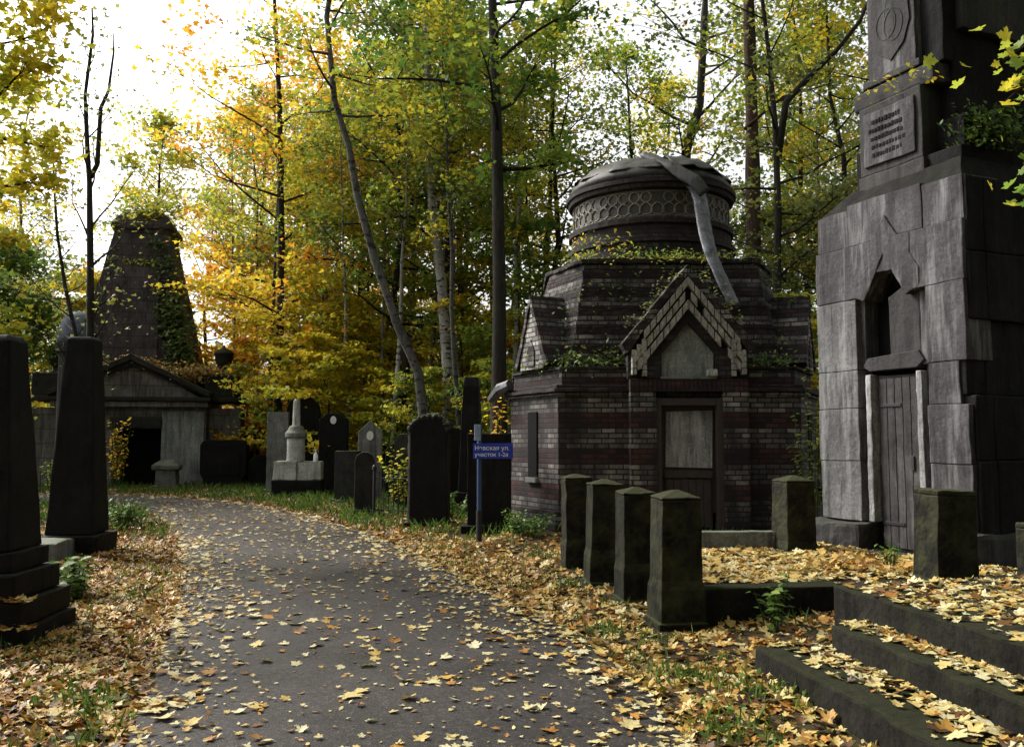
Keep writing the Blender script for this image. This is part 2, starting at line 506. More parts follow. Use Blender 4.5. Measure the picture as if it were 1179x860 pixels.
def scatter(name, tmpl, pos, nrm, size, tint, mat, rng, parent=None, curl=None, az=None, smooth=False):
    """One mesh of leaves: pos (n,3), nrm (n,3) leaf normals, size (n,), tint (n,)."""
    tv, tf = tmpl
    n, k = len(pos), len(tv)
    nrm = nrm / np.linalg.norm(nrm, axis=1)[:, None]
    ref = np.where(np.abs(nrm[:, 2:3]) > .9, np.array([[1.0, 0, 0]]), np.array([[0, 0, 1.0]]))
    a = np.cross(nrm, ref); a /= np.linalg.norm(a, axis=1)[:, None]
    b = np.cross(nrm, a)
    th = rng.random(n) * 2 * np.pi if az is None else az
    c, s = np.cos(th)[:, None], np.sin(th)[:, None]
    X = a * c + b * s
    Y = -a * s + b * c
    loc = np.repeat(tv[None], n, 0)
    if curl is not None: loc[:, :, 2] *= curl[:, None]
    loc = loc * size[:, None, None]
    v = pos[:, None, :] + loc[:, :, 0:1] * X[:, None] + loc[:, :, 1:2] * Y[:, None] + loc[:, :, 2:3] * nrm[:, None]
    flat = np.array([i for f in tf for i in f])
    tot = np.array([len(f) for f in tf])
    F = (flat[None] + (np.arange(n) * k)[:, None]).ravel()
    T = np.tile(tot, n)
    return np_mesh(name, v.reshape(-1, 3), F, T, mat, parent, np.repeat(tint, k), smooth)


# ------------------------------------------------------------------ trees
def polyline(pts, s):
    L = [0]
    for a, b in zip(pts, pts[1:]): L.append(L[-1] + (b - a).length)
    d = s * L[-1]
    for i in range(len(pts) - 1):
        if d <= L[i + 1] or i == len(pts) - 2:
            u = (d - L[i]) / max(1e-6, L[i + 1] - L[i])
            return pts[i].lerp(pts[i + 1], min(1, u)), i + u


def rand_trunk(rng, h, lean=.06, wob=.12, n=9):
    a = rng.random() * 6.28
    pts = []
    x = y = 0.0
    for i in range(n):
        z = h * i / (n - 1)
        pts.append(Vector((math.cos(a) * lean * z + x, math.sin(a) * lean * z + y, z)))
        x += rng.normal(0, wob); y += rng.normal(0, wob)
    return pts


def make_tree(name, label, cat, seed, trunk, r0, crown0=.35, limbs=16, limb_len=4.0, el=(.2, .8), subs=4, clump=22, sig=.45,
              leaf=.16, flat=.5, bark='bark_dark', leafm='leaf_mixed', group=None, extra=None, tmpl=TREE_LEAF, shape='round', sides=10, tip=.15, loc=(0, 0, 0), rz=0.0, keep=1.0):
    rng = np.random.default_rng(seed)
    root = thing(name, label, cat, loc, rz, group)
    w = MB()
    n = len(trunk)
    fine = []
    for i in range(n - 1):
        for k in range(3): fine.append(trunk[i].lerp(trunk[i + 1], k / 3))
    fine.append(trunk[-1])
    m = len(fine)
    rad = [r0 * (1 - (1 - tip) * (i / (m - 1)) ** .9) * (1 + (.45 * math.exp(-fine[i].z / .35) if i < 6 else 0)) * rng.uniform(.92, 1.1) for i in range(m)]
    w.tube(fine, rad, sides)
    cl, ct = [], []

    def limb(p, d, L, r, depth):
        pts, q, dd = [p.copy()], p.copy(), d.copy()
        segs = 5 if depth == 0 else 3
        for k in range(segs):
            dd = (dd + Vector((rng.normal(0, .16), rng.normal(0, .16), rng.normal(.04, .1)))).normalized()
            q = q + dd * (L / segs)
            pts.append(q.copy())
        w.tube(pts, [max(.006, r * (1 - .85 * k / segs)) for k in range(segs + 1)], 6 if depth == 0 else 4)
        tone = rng.random()
        if depth == 0:
            for k in range(subs):
                s = .3 + .7 * (k + rng.random()) / subs
                pp, _ = polyline(pts, min(1, s))
                az = rng.random() * 6.28
                sd = (dd * .6 + Vector((math.cos(az), math.sin(az), rng.normal(.05, .25)))).normalized()
                limb(pp, sd, L * rng.uniform(.28, .5), r * .35, 1)
            if rng.random() < keep: cl.append(pts[-1]); ct.append(tone)
        else:
            for k in range(1, segs + 1):
                if rng.random() < keep: cl.append(pts[k]); ct.append(tone)

    for i in range(limbs):
        u = (i + rng.random()) / limbs
        s = crown0 + (0.99 - crown0) * u
        p, ix = polyline(trunk, s)
        rr = r0 * (1 - (1 - tip) * s ** .9)
        prof = {'round': math.sin(math.pi * min(1, .18 + .8 * u)) ** .8, 'cone': 1.05 - .85 * u, 'up': .9 - .3 * u}[shape]
        az = i * 2.39996 + rng.normal(0, .35)
        e = rng.uniform(*el)
        d = Vector((math.cos(az) * math.cos(e), math.sin(az) * math.cos(e), math.sin(e)))
        limb(p, d, limb_len * prof * rng.uniform(.7, 1.2), max(.012, min(rr * .5, .09)), 0)
    for e in (extra or []):
        w.tube([Vector(q) for q in e[0]], e[1], 7)
        for q in e[0][len(e[0]) // 2:]:
            cl.append(Vector(q)); ct.append(rng.random())
    trunk_o = w.build('trunk', M[bark], root, smooth=True)
    if clump > 0 and cl:
        C = np.array([tuple(q) for q in cl]); nC = len(C)
        cnt = np.where(rng.random(nC) < .5, rng.poisson(clump * 2.0, nC), rng.poisson(clump * .25, nC))
        idx = np.repeat(np.arange(nC), cnt)
        sg = sig * rng.uniform(.55, 1.0, nC)[idx]
        pos = C[idx] + rng.normal(0, 1, (len(idx), 3)) * sg[:, None] * np.array([1, 1, flat])
        pos[:, 2] = np.maximum(pos[:, 2], .15)
        nr = np.array([0, 0, 1.0]) + rng.normal(0, .55, (len(idx), 3))
        sz = leaf * 1.12 * rng.uniform(.6, 1.3, len(idx))
        tn = np.clip(.12 + .76 * np.array(ct)[idx] + rng.normal(0, .09, len(idx)), 0, 1)
        scatter('crown', tmpl, pos, nr, sz, tn, M[leafm], rng, root)
    return root


def recolour(root, leafm=None, bark=None):
    for ch in root.children:
        mname = leafm if ch.name.startswith('crown') else bark
        if mname and ch.material_slots:
            ch.material_slots[0].link = 'OBJECT'
            ch.material_slots[0].material = M[mname]


# ------------------------------------------------------------------ path outline
RE = [gp(*q) for q in ((880, 960), (800, 860), (745, 800), (690, 752), (625, 715), (560, 682), (510, 655), (470, 634), (430, 618), (390, 604), (345, 592), (300, 582.5), (240, 575.5), (180, 571.5), (110, 570), (0, 569), (-150, 568))]
LE = [gp(*q) for q in ((95, 960), (140, 860), (172, 795), (193, 740), (205, 700), (213, 665), (211, 640), (204, 620), (190, 602), (168, 590), (140, 584.5), (110, 583), (80, 582), (40, 581), (0, 580.5), (-70, 580), (-150, 579))]
RE = [Vector((1.25, -9, 0)), Vector((1.15, 0, 0))] + RE
LE = [Vector((-1.9, -9, 0)), Vector((-1.75, 0, 0))] + LE


def resample(pts, n):
    return [polyline(pts, i / (n - 1))[0] for i in range(n)]


NS = 120
REs, LEs = resample(RE, NS), resample(LE, NS)
rngp = np.random.default_rng(3)
for arr, sgn in ((REs, 1), (LEs, -1)):
    for i, q in enumerate(arr):
        q.x += .06 * mnoise.noise(Vector((q.y * 1.3, q.x * 1.3, sgn * 7)))
PATH_POLY = np.array([(q.x, q.y) for q in REs] + [(q.x, q.y) for q in reversed(LEs)])


def in_poly(x, y, P):
    ins = np.zeros(len(x), bool)
    j = len(P) - 1
    for i in range(len(P)):
        xi, yi, xj, yj = P[i, 0], P[i, 1], P[j, 0], P[j, 1]
        c = ((yi > y) != (yj > y)) & (x < (xj - xi) * (y - yi) / (yj - yi + 1e-12) + xi)
        ins ^= c
        j = i
    return ins


def edge_dist(x, y):
    d = np.full(len(x), 1e9)
    for arr in (REs, LEs):
        for a, b in zip(arr, arr[1:]):
            ax, ay, bx, by = a.x, a.y, b.x, b.y
            L2 = (bx - ax) ** 2 + (by - ay) ** 2 + 1e-9
            u = np.clip(((x - ax) * (bx - ax) + (y - ay) * (by - ay)) / L2, 0, 1)
            d = np.minimum(d, np.hypot(x - ax - u * (bx - ax), y - ay - u * (by - ay)))
    return d


def ground_z(x, y, ins=None, ed=None):
    """Terrain: flat under the path, slightly humpy elsewhere."""
    x = np.asarray(x, float); y = np.asarray(y, float)
    if ins is None: ins = in_poly(x, y, PATH_POLY)
    if ed is None: ed = edge_dist(x, y)
    w = np.where(ins, 0, np.clip(ed / 1.2, 0, 1))
    h = .035 * np.sin(1.7 * x + .6) * np.sin(1.3 * y + 1.1) + .03 * np.sin(2.9 * x - 1.7 * y) + .035
    return w * h


# ------------------------------------------------------------------ ground, path
gx = np.concatenate([[-400, -150, -70, -45], np.linspace(-30, -14, 33), np.linspace(-13.8, 14, 140), np.linspace(14.3, 30, 30), [45, 70, 150, 400]])
gy = np.concatenate([[-200, -60, -25], np.linspace(-12, 2, 29), np.linspace(2.2, 26, 150), np.linspace(26.5, 50, 40), [60, 80, 150, 500]])
GX, GY = np.meshgrid(gx, gy)
gz = ground_z(GX.ravel(), GY.ravel())
V = np.stack([GX.ravel(), GY.ravel(), gz], 1)
nx, ny = len(gx), len(gy)
I = np.arange((ny - 1) * (nx - 1)); r_, c_ = I // (nx - 1), I % (nx - 1)
q0 = r_ * nx + c_
F = np.stack([q0, q0 + 1, q0 + nx + 1, q0 + nx], 1).ravel()
g = np_mesh('ground', V, F, np.full(len(I), 4), M['soil'], smooth=True)
tag(g, None, None, kind='structure')
mb = MB()
K = 6
for i in range(NS):
    for k in range(K + 1):
        q = LEs[i].lerp(REs[i], k / K)
        mb.v.append((q.x, q.y, .012 + .012 * math.sin(math.pi * k / K)))
for i in range(NS - 1):
    for k in range(K):
        a = i * (K + 1) + k
        mb.f.append((a, a + 1, a + K + 2, a + K + 1))
tag(mb.build('path', M['asphalt'], smooth=True), None, None, kind='structure')

EXCL = []      # (x, y, half a, half b, angle) footprints kept free of leaves
BEDS = []


def excl(x, y, a, b=None, ang=0.0):
    EXCL.append((x, y, a, a if b is None else b, ang))


def stone(name, label, cat, loc, rz=0.0, group=None, ex=None):
    o = thing(name, label, cat, loc, rz, group)
    if ex: excl(loc[0], loc[1], ex[0], ex[1], rz)
    return o


# ------------------------------------------------------------------ grave plot: posts, kerbs, bed, steps
PA = math.atan2(.156, .988)       # plot rotation
U, Vv = Vector((-.156, .988, 0)), Vector((.988, .156, 0))
P4 = Vector((1.42, 7.66, 0))


def make_post(x, y, lab, h=1.08, wd=1.0, cap=.075, tilt=(0, 0), flat=False):
    o = stone('stone_post', lab, 'post', (x, y, 0), PA + random.uniform(-.06, .06), 'mossy stone posts round the grave plot', (.29, .29))
    o.rotation_euler.x, o.rotation_euler.y = tilt
    w = wd * .92
    MB().square([(-.1, .24 * w, .24 * w), (.06, .238 * w, .238 * w), (.065, .218 * w, .218 * w), (.33, .212 * w, .212 * w), (.41, .196 * w, .196 * w), (h, .186 * w, .186 * w)]).build('shaft', M['post_stone'], o, .013, (random.uniform(.007, .012), random.uniform(3.5, 6), .08))
    if flat: MB().square([(h + .003, .19 * w, .19 * w), (h + .05, .185 * w, .185 * w)]).build('cap', M['post_stone'], o, .012, (.012, 5, .06))
    else: MB().square([(h + .003, .192 * w, .192 * w), (h + .022, .19 * w, .19 * w), (h + cap, .03, .03)]).build('cap', M['post_stone'], o, .012, (.009, 6, .06))
    return o


for args in ((P4.x, P4.y, 'mossy stone bollard nearest the camera, standing beside the path where the low kerb ends', 1.09, 1.0, .08, (.0, .008)),
             (1.24, 8.72, 'second mossy stone bollard back along the path, standing just behind the nearest one', 1.07, .96, .07, (.01, -.012)),
             (1.02, 9.75, 'third mossy stone bollard back along the path, in the row before the brick mausoleum', 1.10, 1.0, .07, (-.008, .014)),
             (.81, 10.75, 'farthest mossy stone bollard of the row along the path, partly hidden by the next', 1.13, .94, .06, (.0, -.018)),
             (3.38, 10.55, 'stone bollard standing alone before the brick mausoleum beside the grey tower', 1.10, 1.05, .08, (0, .01)),
             (3.80, 7.75, 'dark flat topped stone bollard in front of the door of the grey tower', 1.12, 1.05, .05, (.012, .02), True),
             (4.88, 8.0, 'low broken stone bollard at the picture edge above the steps', .80, .98, .05, (0, -.02), True)):
    make_post(*args)

kerb_f = stone('plot_kerb', 'dark low stone kerb running from the nearest bollard to the steps', 'kerb', tuple(P4 + Vv * .2), PA, 'kerbs of the grave plot')
mb = MB(); mb.box(0, 3.6, -.13, .13, -.1, .33); mb.build('kerb', M['kerb_stone'], kerb_f, .02, (.012, 4, .12))
kerb_f.children[0].name = 'kerb_block'
kb = stone('plot_kerb', 'low pale topped stone bar at the back of the plot before the brick wall', 'kerb', (.95, 10.6, 0), math.atan2(.12, 2.4), 'kerbs of the grave plot', None)
MB().box(0, 2.3, -.09, .09, .0, .5).build('kerb_block', M['grey_stone'], kb, .015, (.006, 5, .15))
# raised bed inside the plot
bed = MB()
NB = 26
c0 = P4 + Vv * .1 + U * .12
for j in range(NB + 1):
    for i in range(NB + 1):
        a, b = 3.7 * i / NB, 3.0 * j / NB
        q = c0 + Vv * a + U * b
        edge = min(i, NB - i, j, NB - j)
        z = .27 + .035 * mnoise.noise(Vector((q.x * 1.4, q.y * 1.4, 3))) if edge > 0 else -.05
        bed.v.append((q.x, q.y, z))
for j in range(NB):
    for i in range(NB):
        a = j * (NB + 1) + i
        bed.f.append((a, a + 1, a + NB + 2, a + NB + 1))
tag(bed.build('grave_bed', M['soil'], smooth=True), None, None, kind='structure')
# stone steps
S1, S2, S3 = gp(868, 742, .20), gp(955, 718, .37), gp(958, 672, .56)
stair = stone('stone_steps', 'three dark mossy stone steps strewn with yellow leaves, rising from the path', 'steps', (S1.x, S1.y, 0), PA)
loc = lambda q: Vector(rot2(q.x - S1.x, q.y - S1.y, -PA))
l2, l3 = loc(S2), loc(S3)
L = 4.2
STEPS = []
for (x0, yend, z0, z1, nm) in ((0, 0, -.1, .20, 0), (l2.x, l2.y, .0, .37, 1), (l3.x, l3.y, .0, .56, 2)):
    yend = min(yend + .0, .9)
    cuts = [yend] + [yend - v for v in ((2.6,), (3.1,), (2.2,))[nm]] + [-L]
    for y1_, y0_ in zip(cuts, cuts[1:]):
        jx, jz = random.uniform(-.006, .006), random.uniform(-.006, .003)
        MB().box(x0 + jx, x0 + (1.1 if nm < 2 else 3.2), y0_ + .006, y1_ - .006, z0, z1 + jz).build('step_block', M['kerb_stone'], stair, .02, (.012, 4.5, .09))
    STEPS.append((x0, x0 + (1.1 if nm < 2 else 3.2), -L, yend, z1))
def step_world(x, y):
    a, b = rot2(x, y, PA)
    return a + S1.x, b + S1.y

# ------------------------------------------------------------------ grey stone tower
TA = math.atan2(-.915, .404)          # along the door face, from far to near
A0 = Vector((4.0, 11.3, 0))
# local frame: x along the door face (0 far .. 2.2 near), outward normal -y
tower = stone('stone_tower', 'tall weathered grey stone tomb tower with arched niche and narrow door', 'tomb', (A0.x, A0.y, 0), TA)
_mid = A0 + Vector((math.cos(TA), math.sin(TA), 0)) * 1.1 + Vector((-math.sin(TA), math.cos(TA), 0)) * 1.1
excl(_mid.x, _mid.y, 1.3, 1.3, TA)
W = 2.2
rs = (.011, 2.4, .15)
# which side is outward?  left normal of direction (.404,-.915) is (.915,.404) = inside, so outward is local -y
blocks, blocks_r = MB(), MB()
ct = [(.62, 1.35), (1.35, 2.0), (2.0, 2.47), (2.47, 3.35)]
for k, (z0, z1) in enumerate(ct):
    j = [.005, -.004, .003, 0][k]
    blocks.box(0 + j, .66, 0 + j * .5, .6, z0, z1 - .007)
    if k == 2: blocks_r.box(1.70, W - .10, .0, .4, z0, z1 - .007)
    elif k == 3: blocks_r.box(1.70, W, -.008, .4, z0, z1 - .007)
    else: blocks_r.box(1.70, W + .02 + j, -.02 + j, .4, z0, z1 - .007)

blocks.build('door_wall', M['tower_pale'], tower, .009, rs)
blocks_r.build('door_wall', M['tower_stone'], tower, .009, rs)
up = MB()
up.box(0, .72, .004, .6, 3.35, 4.02); up.box(.727, 1.5, -.004, .6, 3.62, 4.02); up.box(1.507, W, .0, .6, 3.35, 4.02)
up.box(.02, .55, .03, .6, 4.027, 4.5); up.box(.557, 1.66, .02, .6, 4.027, 4.55); up.box(1.667, W, .03, .6, 4.027, 4.52)
up.box(.66, .727, .09, .6, 2.47, 3.62); up.box(1.5, 1.70, .09, .6, 2.47, 3.62)
up.build('upper_wall', M['tower_stone'], tower, .009, rs)
# gabled hood carved above the niche
MB().plate([(.62, 3.36), (.80, 3.30), (1.12, 3.82), (1.42, 3.30), (1.62, 3.36), (1.62, 3.6), (1.14, 4.3), (.62, 3.62)], -.012, .3).build('niche_hood', M['tower_stone'], tower, .012, (.012, 4, .1))
niche = MB().box(.70, 1.55, .30, .6, 2.2, 3.75).build('niche', M['void'], tower)
MB().plate([(1.10, 2.52), (1.54, 2.52), (1.54, 3.34), (1.34, 3.42), (1.10, 3.3)], .08, .3).build('niche_panel', M['tower_dark'], tower, .01, rs)
MB().plate([(.70, 2.50), (.80, 2.44), (1.50, 2.44), (1.60, 2.52), (1.52, 2.64), (.78, 2.6)], .05, .31).build('niche_sill', M['tower_dark'], tower, .01)
dr = MB().box(.86, 1.46, .14, .30, .3, 2.38).build('door', M['tower_dark'], tower, .006, rs)
pl = MB()
for k in range(5): pl.box(.88 + k * .115, .985 + k * .115, .12, .15, .34, 2.34)
pl.build('door_plank', M['wood_grey'], dr, .004, (.006, 5, .1))
MB().box(1.33, 1.37, .10, .125, 1.25, 1.42).build('handle', M['iron'], dr, .006)
for z in (.6, 2.0): MB().box(.88, 1.2, .108, .124, z, z + .04).build('hinge', M['iron'], dr, .004)
for (x0, x1) in ((.75, .83), (1.50, 1.575)):
    MB().box(x0, x1, .03, .30, .62, 2.40).build('door_jamb', M['jamb_stone'], tower, .012, (.008, 5, .07))
MB().box(.66, .745, .16, .5, .3, 2.47).build('reveal', M['tower_dark'], tower, .005)
MB().box(1.58, 1.705, .12, .5, .3, 2.47).build('reveal', M['tower_dark'], tower, .005)
# core and side walls (the face towards the camera)
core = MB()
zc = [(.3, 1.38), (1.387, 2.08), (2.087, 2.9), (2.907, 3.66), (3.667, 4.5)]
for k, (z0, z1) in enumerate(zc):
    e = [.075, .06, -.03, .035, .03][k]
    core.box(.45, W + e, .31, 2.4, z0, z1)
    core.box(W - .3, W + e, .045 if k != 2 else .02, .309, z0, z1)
core.build('side_wall', M['shaded_soot_stone'], tower, .02, rs)
MB().box(-.05, .74, -.16, 2.4, -.1, .60).build('plinth', M['tower_dark'], tower, .05, (.035, 2.2, .12))
MB().box(1.60, W + .12, -.16, 2.4, -.1, .605).build('plinth', M['tower_dark'], tower, .05, (.035, 2.2, .12))
MB().box(.7, 1.62, -.10, .3, -.1, .29).build('threshold', M['tower_dark'], tower, .02, rs)
MB().loft([[(.03, .05, 4.5), (W - .01, .05, 4.5), (W - .01, 2.3, 4.5), (.03, 2.3, 4.5)], [(.5, .17, 4.76), (W - .12, .17, 4.76), (W - .12, 2.2, 4.76), (.5, 2.2, 4.76)]]).build('weathering', M['shaded_soot_stone'], tower, .01, rs)
MB().box(1.05, W - .14, .22, 2.2, 4.75, 4.92).build('ledge', M['shaded_soot_stone'], tower, .015, rs)
# second tier: inscribed block standing forward of a narrower shaft
t2 = MB()
t2.box(.62, 1.60, .16, 1.9, 4.552, 4.9); t2.box(.64, 1.58, .18, 1.9, 4.906, 5.78)
t2.build('second_tier', M['tower_dark'], tower, .016, rs)
MB().box(.73, 1.50, .15, .2, 5.0, 5.68).build('inscription_panel', M['tower_stone'], tower, .012, rs)
ins = MB()
rng = np.random.default_rng(5)
for r in range(5):
    x = .82 + rng.random() * .06
    while x < 1.38 - rng.random() * .1:
        w_ = rng.uniform(.02, .05)
        ins.box(x, x + w_, .143, .16, 5.52 - r * .105, 5.56 - r * .105 + rng.uniform(0, .015)); x += w_ + .018
ins.build('lettering', M['shaded_soot_stone'], tower)
MB().box(.34, W - .25, .42, 2.2, 4.5, 5.35).build('shaft', M['shaded_soot_stone'], tower, .02, rs)
sh2 = MB(); sh2.box(.58, W - .42, .5, 2.0, 5.36, 6.35); sh2.build('shaft', M['shaded_soot_stone'], tower, .02, rs)
MB().box(.52, 1.72, .22, 2.1, 5.786, 6.02).build('cornice', M['tower_dark'], tower, .03, rs)
# third tier with carved emblem
MB().box(.68, W - .42, .34, 2.0, 6.03, 8.2).build('third_tier', M['shaded_soot_stone'], tower, .02, rs)
MB().box(.76, 1.48, .24, .36, 6.08, 7.6).build('emblem_panel', M['tower_stone'], tower, .015, rs)
MB().box(.70, 1.56, .20, .36, 6.03, 6.12).build('cornice', M['tower_dark'], tower, .015)
em = MB()
cx, cz = 1.12, 6.72
def ring(cx, cz, rx, rz, r=.018, n=20, a0=0, a1=6.2832, y=.232):
    em.tube([(cx + rx * math.cos(a0 + (a1 - a0) * i / n), y, cz + rz * math.sin(a0 + (a1 - a0) * i / n)) for i in range(n + 1)], r, 6)
em.plate([(cx - .26, cz + .42), (cx - .30, cz - .05), (cx - .2, cz - .3), (cx, cz - .46), (cx + .2, cz - .3), (cx + .30, cz - .05), (cx + .26, cz + .42), (cx, cz + .36)], .222, .25)
ring(cx - .05, cz + .02, .15, .19); ring(cx + .06, cz - .02, .14, .2); ring(cx, cz + .05, .07, .3, .014); ring(cx, cz, .24, .08, .012)
em.build('emblem', M['tower_dark'], tower, .0)
# big panel on the face towards the camera, upper right
fx = W - .42
MB().box(fx, fx + .10, .55, 1.85, 6.42, 8.0).build('name_panel', M['tower_dark'], tower, .012, rs)
le = MB()
for r in range(3):
    y = .68
    while y < 1.7:
        w_ = rng.uniform(.04, .09)
        le.box(fx + .10, fx + .112, y, y + w_, 7.0 + r * .26, 7.12 + r * .26); y += w_ + .035
le.build('lettering', M['gold_letters'], tower)
MB().square([(8.21, .95, .95), (8.4, 1.0, 1.0), (10.2, .2, .2)], Matrix.Translation((1.2, 1.2, 0))).build('top_pyramid', M['tower_dark'], tower, .02)

# ------------------------------------------------------------------ brick mausoleum
bm_x, bm_y = 2.83, 17.4
bk = stone('brick_mausoleum', 'ruined octagonal brick mausoleum with banded walls, gabled porch and round drum', 'mausoleum', (bm_x, bm_y, 0))
excl(bm_x, bm_y, 2.9, 2.8)
def octo(a, b, c, d):  # front half width, front y, side half width, chamfer end y
    return [(-a, -b), (a, -b), (c, -d), (c, d), (a, b), (-a, b), (-c, d), (-c, -d)]
MB().prism(octo(2.12, 2.80, 2.92, 1.2), -.1, .42).build('plinth', M['brick_dark'], bk, .02)
MB().prism(octo(2.05, 2.72, 2.85, 1.15), .42, 2.36).build('wall', M['brick'], bk)
cor = MB()
for k, (z, e) in enumerate(((2.363, .05), (2.42, .11), (2.48, .05))):
    cor.prism(octo(2.05 + e * .6, 2.72 + e, 2.85 + e, 1.15 + e * .4), z, z + .055)
cor.build('cornice', M['brick_dark'], bk, .008, (.012, 4, .2))
MB().prism(octo(1.98, 2.66, 2.78, 1.12), 2.54, 2.80).build('parapet', M['brick'], bk, .01, (.012, 3, .2))
MB().prism(octo(2.02, 2.70, 2.82, 1.14), 2.803, 2.85).build('coping', M['brick_dark'], bk, .012, (.025, 3, .15))
# upper octagon, stepped tiles
ut = MB()
nst = 16
for k in range(nst):
    u = k / (nst - 1)
    s = 1.04 - .155 * u + .006 * math.sin(k * 2.3)
    z0 = 2.852 + k * .118
    ut.prism([(x * s, y * s) for x, y in octo(1.75, 2.35, 2.40, 1.0)], z0, z0 + .116)
ut.build('upper_wall', M['brick_dark'], bk, .012, (.03, 3, .16))
MB().prism([(x * .905, y * .905) for x, y in octo(1.75, 2.35, 2.40, 1.0)], 4.745, 4.83).build('cornice', M['shaft_brick'], bk, .02, (.035, 3, .14))
# drum
dr_c = Vector((-.02, .0, 0))
Md = Matrix.Translation(dr_c) @ Matrix.Diagonal((.945, .945, 1, 1))
MB().lathe([(1.84, 4.831), (1.80, 4.9), (1.80, 5.05), (1.74, 5.07), (1.73, 5.26), (1.78, 5.27), (1.78, 5.36), (1.70, 5.38), (1.69, 5.60), (1.75, 5.62), (1.75, 5.72), (1.66, 5.74)], 48, Md).build('drum', M['shaft_brick'], bk, 0, (.008, 3, .2))
MB().lathe([(1.64, 5.741), (1.64, 6.262)], 64, Md, False).build('frieze', M['frieze_tile'], bk)
orn = MB()
nm = 46
fr_r = 1.64 * .945 + .006
orng = random.Random(5)
for i in range(nm):
    a = 2 * math.pi * i / nm
    for dz, rr, rz_ in ((.115, .098, .10), (-.105, .118, .115)):
        if orng.random() < .06: continue
        k0, k1 = (0, 10) if orng.random() > .12 else (orng.randint(0, 3), orng.randint(6, 9))
        pts = []
        for k in range(k0, k1 + 1):
            b = 2 * math.pi * k / 10
            aa = a + math.cos(b) * rr * (1 if dz > 0 else 1 - .25 * math.sin(b)) / fr_r
            pts.append((fr_r * math.cos(aa), fr_r * math.sin(aa), 6.0 + dz + math.sin(b) * rz_))
        orn.tube(pts, .018, 5)
for z in (5.765, 6.235):
    n_ = 90
    orn.loft([[(fr_r * math.cos(2 * math.pi * q / n_), fr_r * math.sin(2 * math.pi * q / n_), z - .022) for q in range(n_)], [((fr_r + .012) * math.cos(2 * math.pi * q / n_), (fr_r + .012) * math.sin(2 * math.pi * q / n_), z) for q in range(n_)], [(fr_r * math.cos(2 * math.pi * q / n_), fr_r * math.sin(2 * math.pi * q / n_), z + .022) for q in range(n_)]], False)
orn_o = orn.build('ornament', M['frieze_ornament'], bk); orn_o.location = dr_c
MB().lathe([(1.66, 6.264), (1.74, 6.28), (1.76, 6.36), (1.80, 6.38), (1.80, 6.47), (1.70, 6.50)], 64, Md).build('drum_cornice', M['shaft_brick'], bk, 0, (.012, 2.5, .2))
prof = [(1.72, 6.502), (1.70, 6.62), (1.60, 6.78), (1.42, 6.90), (1.18, 6.98), (1.16, 7.02), (.9, 7.06), (.4, 7.10), (.02, 7.11)]
dome = MB().lathe(prof, 64, Md).build('dome', M['zinc_dark'], bk, 0, (.02, 1.6, .2), smooth=True)
# torn metal sheets on the dome
for a0, a1, ra, rb, dz in ((3.5, 4.7, 1.1, 1.60, .03), (4.8, 5.5, 1.1, 1.66, .05), (5.35, 6.3, 1.1, 1.62, .02), (2.6, 3.45, 1.1, 1.6, .03)):
    sm = MB(); n = 8
    for j in range(4):
        for i in range(n + 1):
            a = a0 + (a1 - a0) * i / n; u = j / 3
            r = ra + (rb - ra) * u
            z = 6.99 - .34 * u ** 1.7 + dz + .018 * math.sin(2.1 * i + 3 * j + a0 * 5)
            r += .05 * math.sin(i * 1.9 + a0 * 7) * u
            sm.v.append((dr_c.x + r * math.cos(a), dr_c.y + r * math.sin(a), z))
    for j in range(3):
        for i in range(n):
            b = j * (n + 1) + i; sm.f.append((b, b + 1, b + n + 2, b + n + 1))
    so = sm.build('roof_sheet', M['zinc_dark'], bk, 0, (.022, 3.5, .12), smooth=True)
    md = so.modifiers.new('thick', 'SOLIDIFY'); md.thickness = .012
BBv = Vector((bm_x, bm_y, 0))
# peeled strip of flashing hanging down over the gable
ctrl = [(790, 205, 16.0), (806, 225, 15.6), (810, 255, 15.35), (816, 285, 15.1), (828, 315, 14.85), (845, 350, 14.65)]
cp = [yp(*q) - Vector((bm_x, bm_y, 0)) for q in [(745, 178, 16.3), (768, 190, 16.1)] + ctrl]
cp = [polyline(cp, i / 16)[0] for i in range(17)]
fl = MB()
for i, q in enumerate(cp):
    w_ = .10 + .05 * math.sin(i * .19) + (0 if i < 14 else .02)
    tw = .35 + .05 * i
    for k in (-1, -.3, .3, 1):
        fl.v.append((q.x + w_ * k * math.cos(tw * .6), q.y - .04 * (1 - k * k) + w_ * k * .3 * math.sin(tw), q.z + .02 * k))
for i in range(16):
    for k in range(3):
        a = i * 4 + k; fl.f.append((a, a + 1, a + 5, a + 4))
fo = fl.build('flashing_strip', M['zinc'], bk, 0, (.014, 5, .06), smooth=True)
md = fo.modifiers.new('thick', 'SOLIDIFY'); md.thickness = .008
bq = [yp(*q) - BBv for q in ((738, 176, 16.2), (770, 190, 15.75), (800, 208, 15.5), (812, 222, 15.45))]
bt_ = MB()
for i in range(len(bq)):
    d_ = (bq[min(i + 1, 3)] - bq[max(i - 1, 0)]).normalized()
    n_ = Vector((-d_.z, 0, d_.x))
    w_ = [.07, .11, .13, .12][i]
    bt_.v += [tuple(bq[i] + n_ * w_), tuple(bq[i] - n_ * w_)]
for i in range(3): bt_.f.append((2 * i, 2 * i + 1, 2 * i + 3, 2 * i + 2))
bo = bt_.build('roof_batten', M['zinc_dark'], bk, 0, (.02, 3, .1), smooth=True)
md = bo.modifiers.new('thick', 'SOLIDIFY'); md.thickness = .05
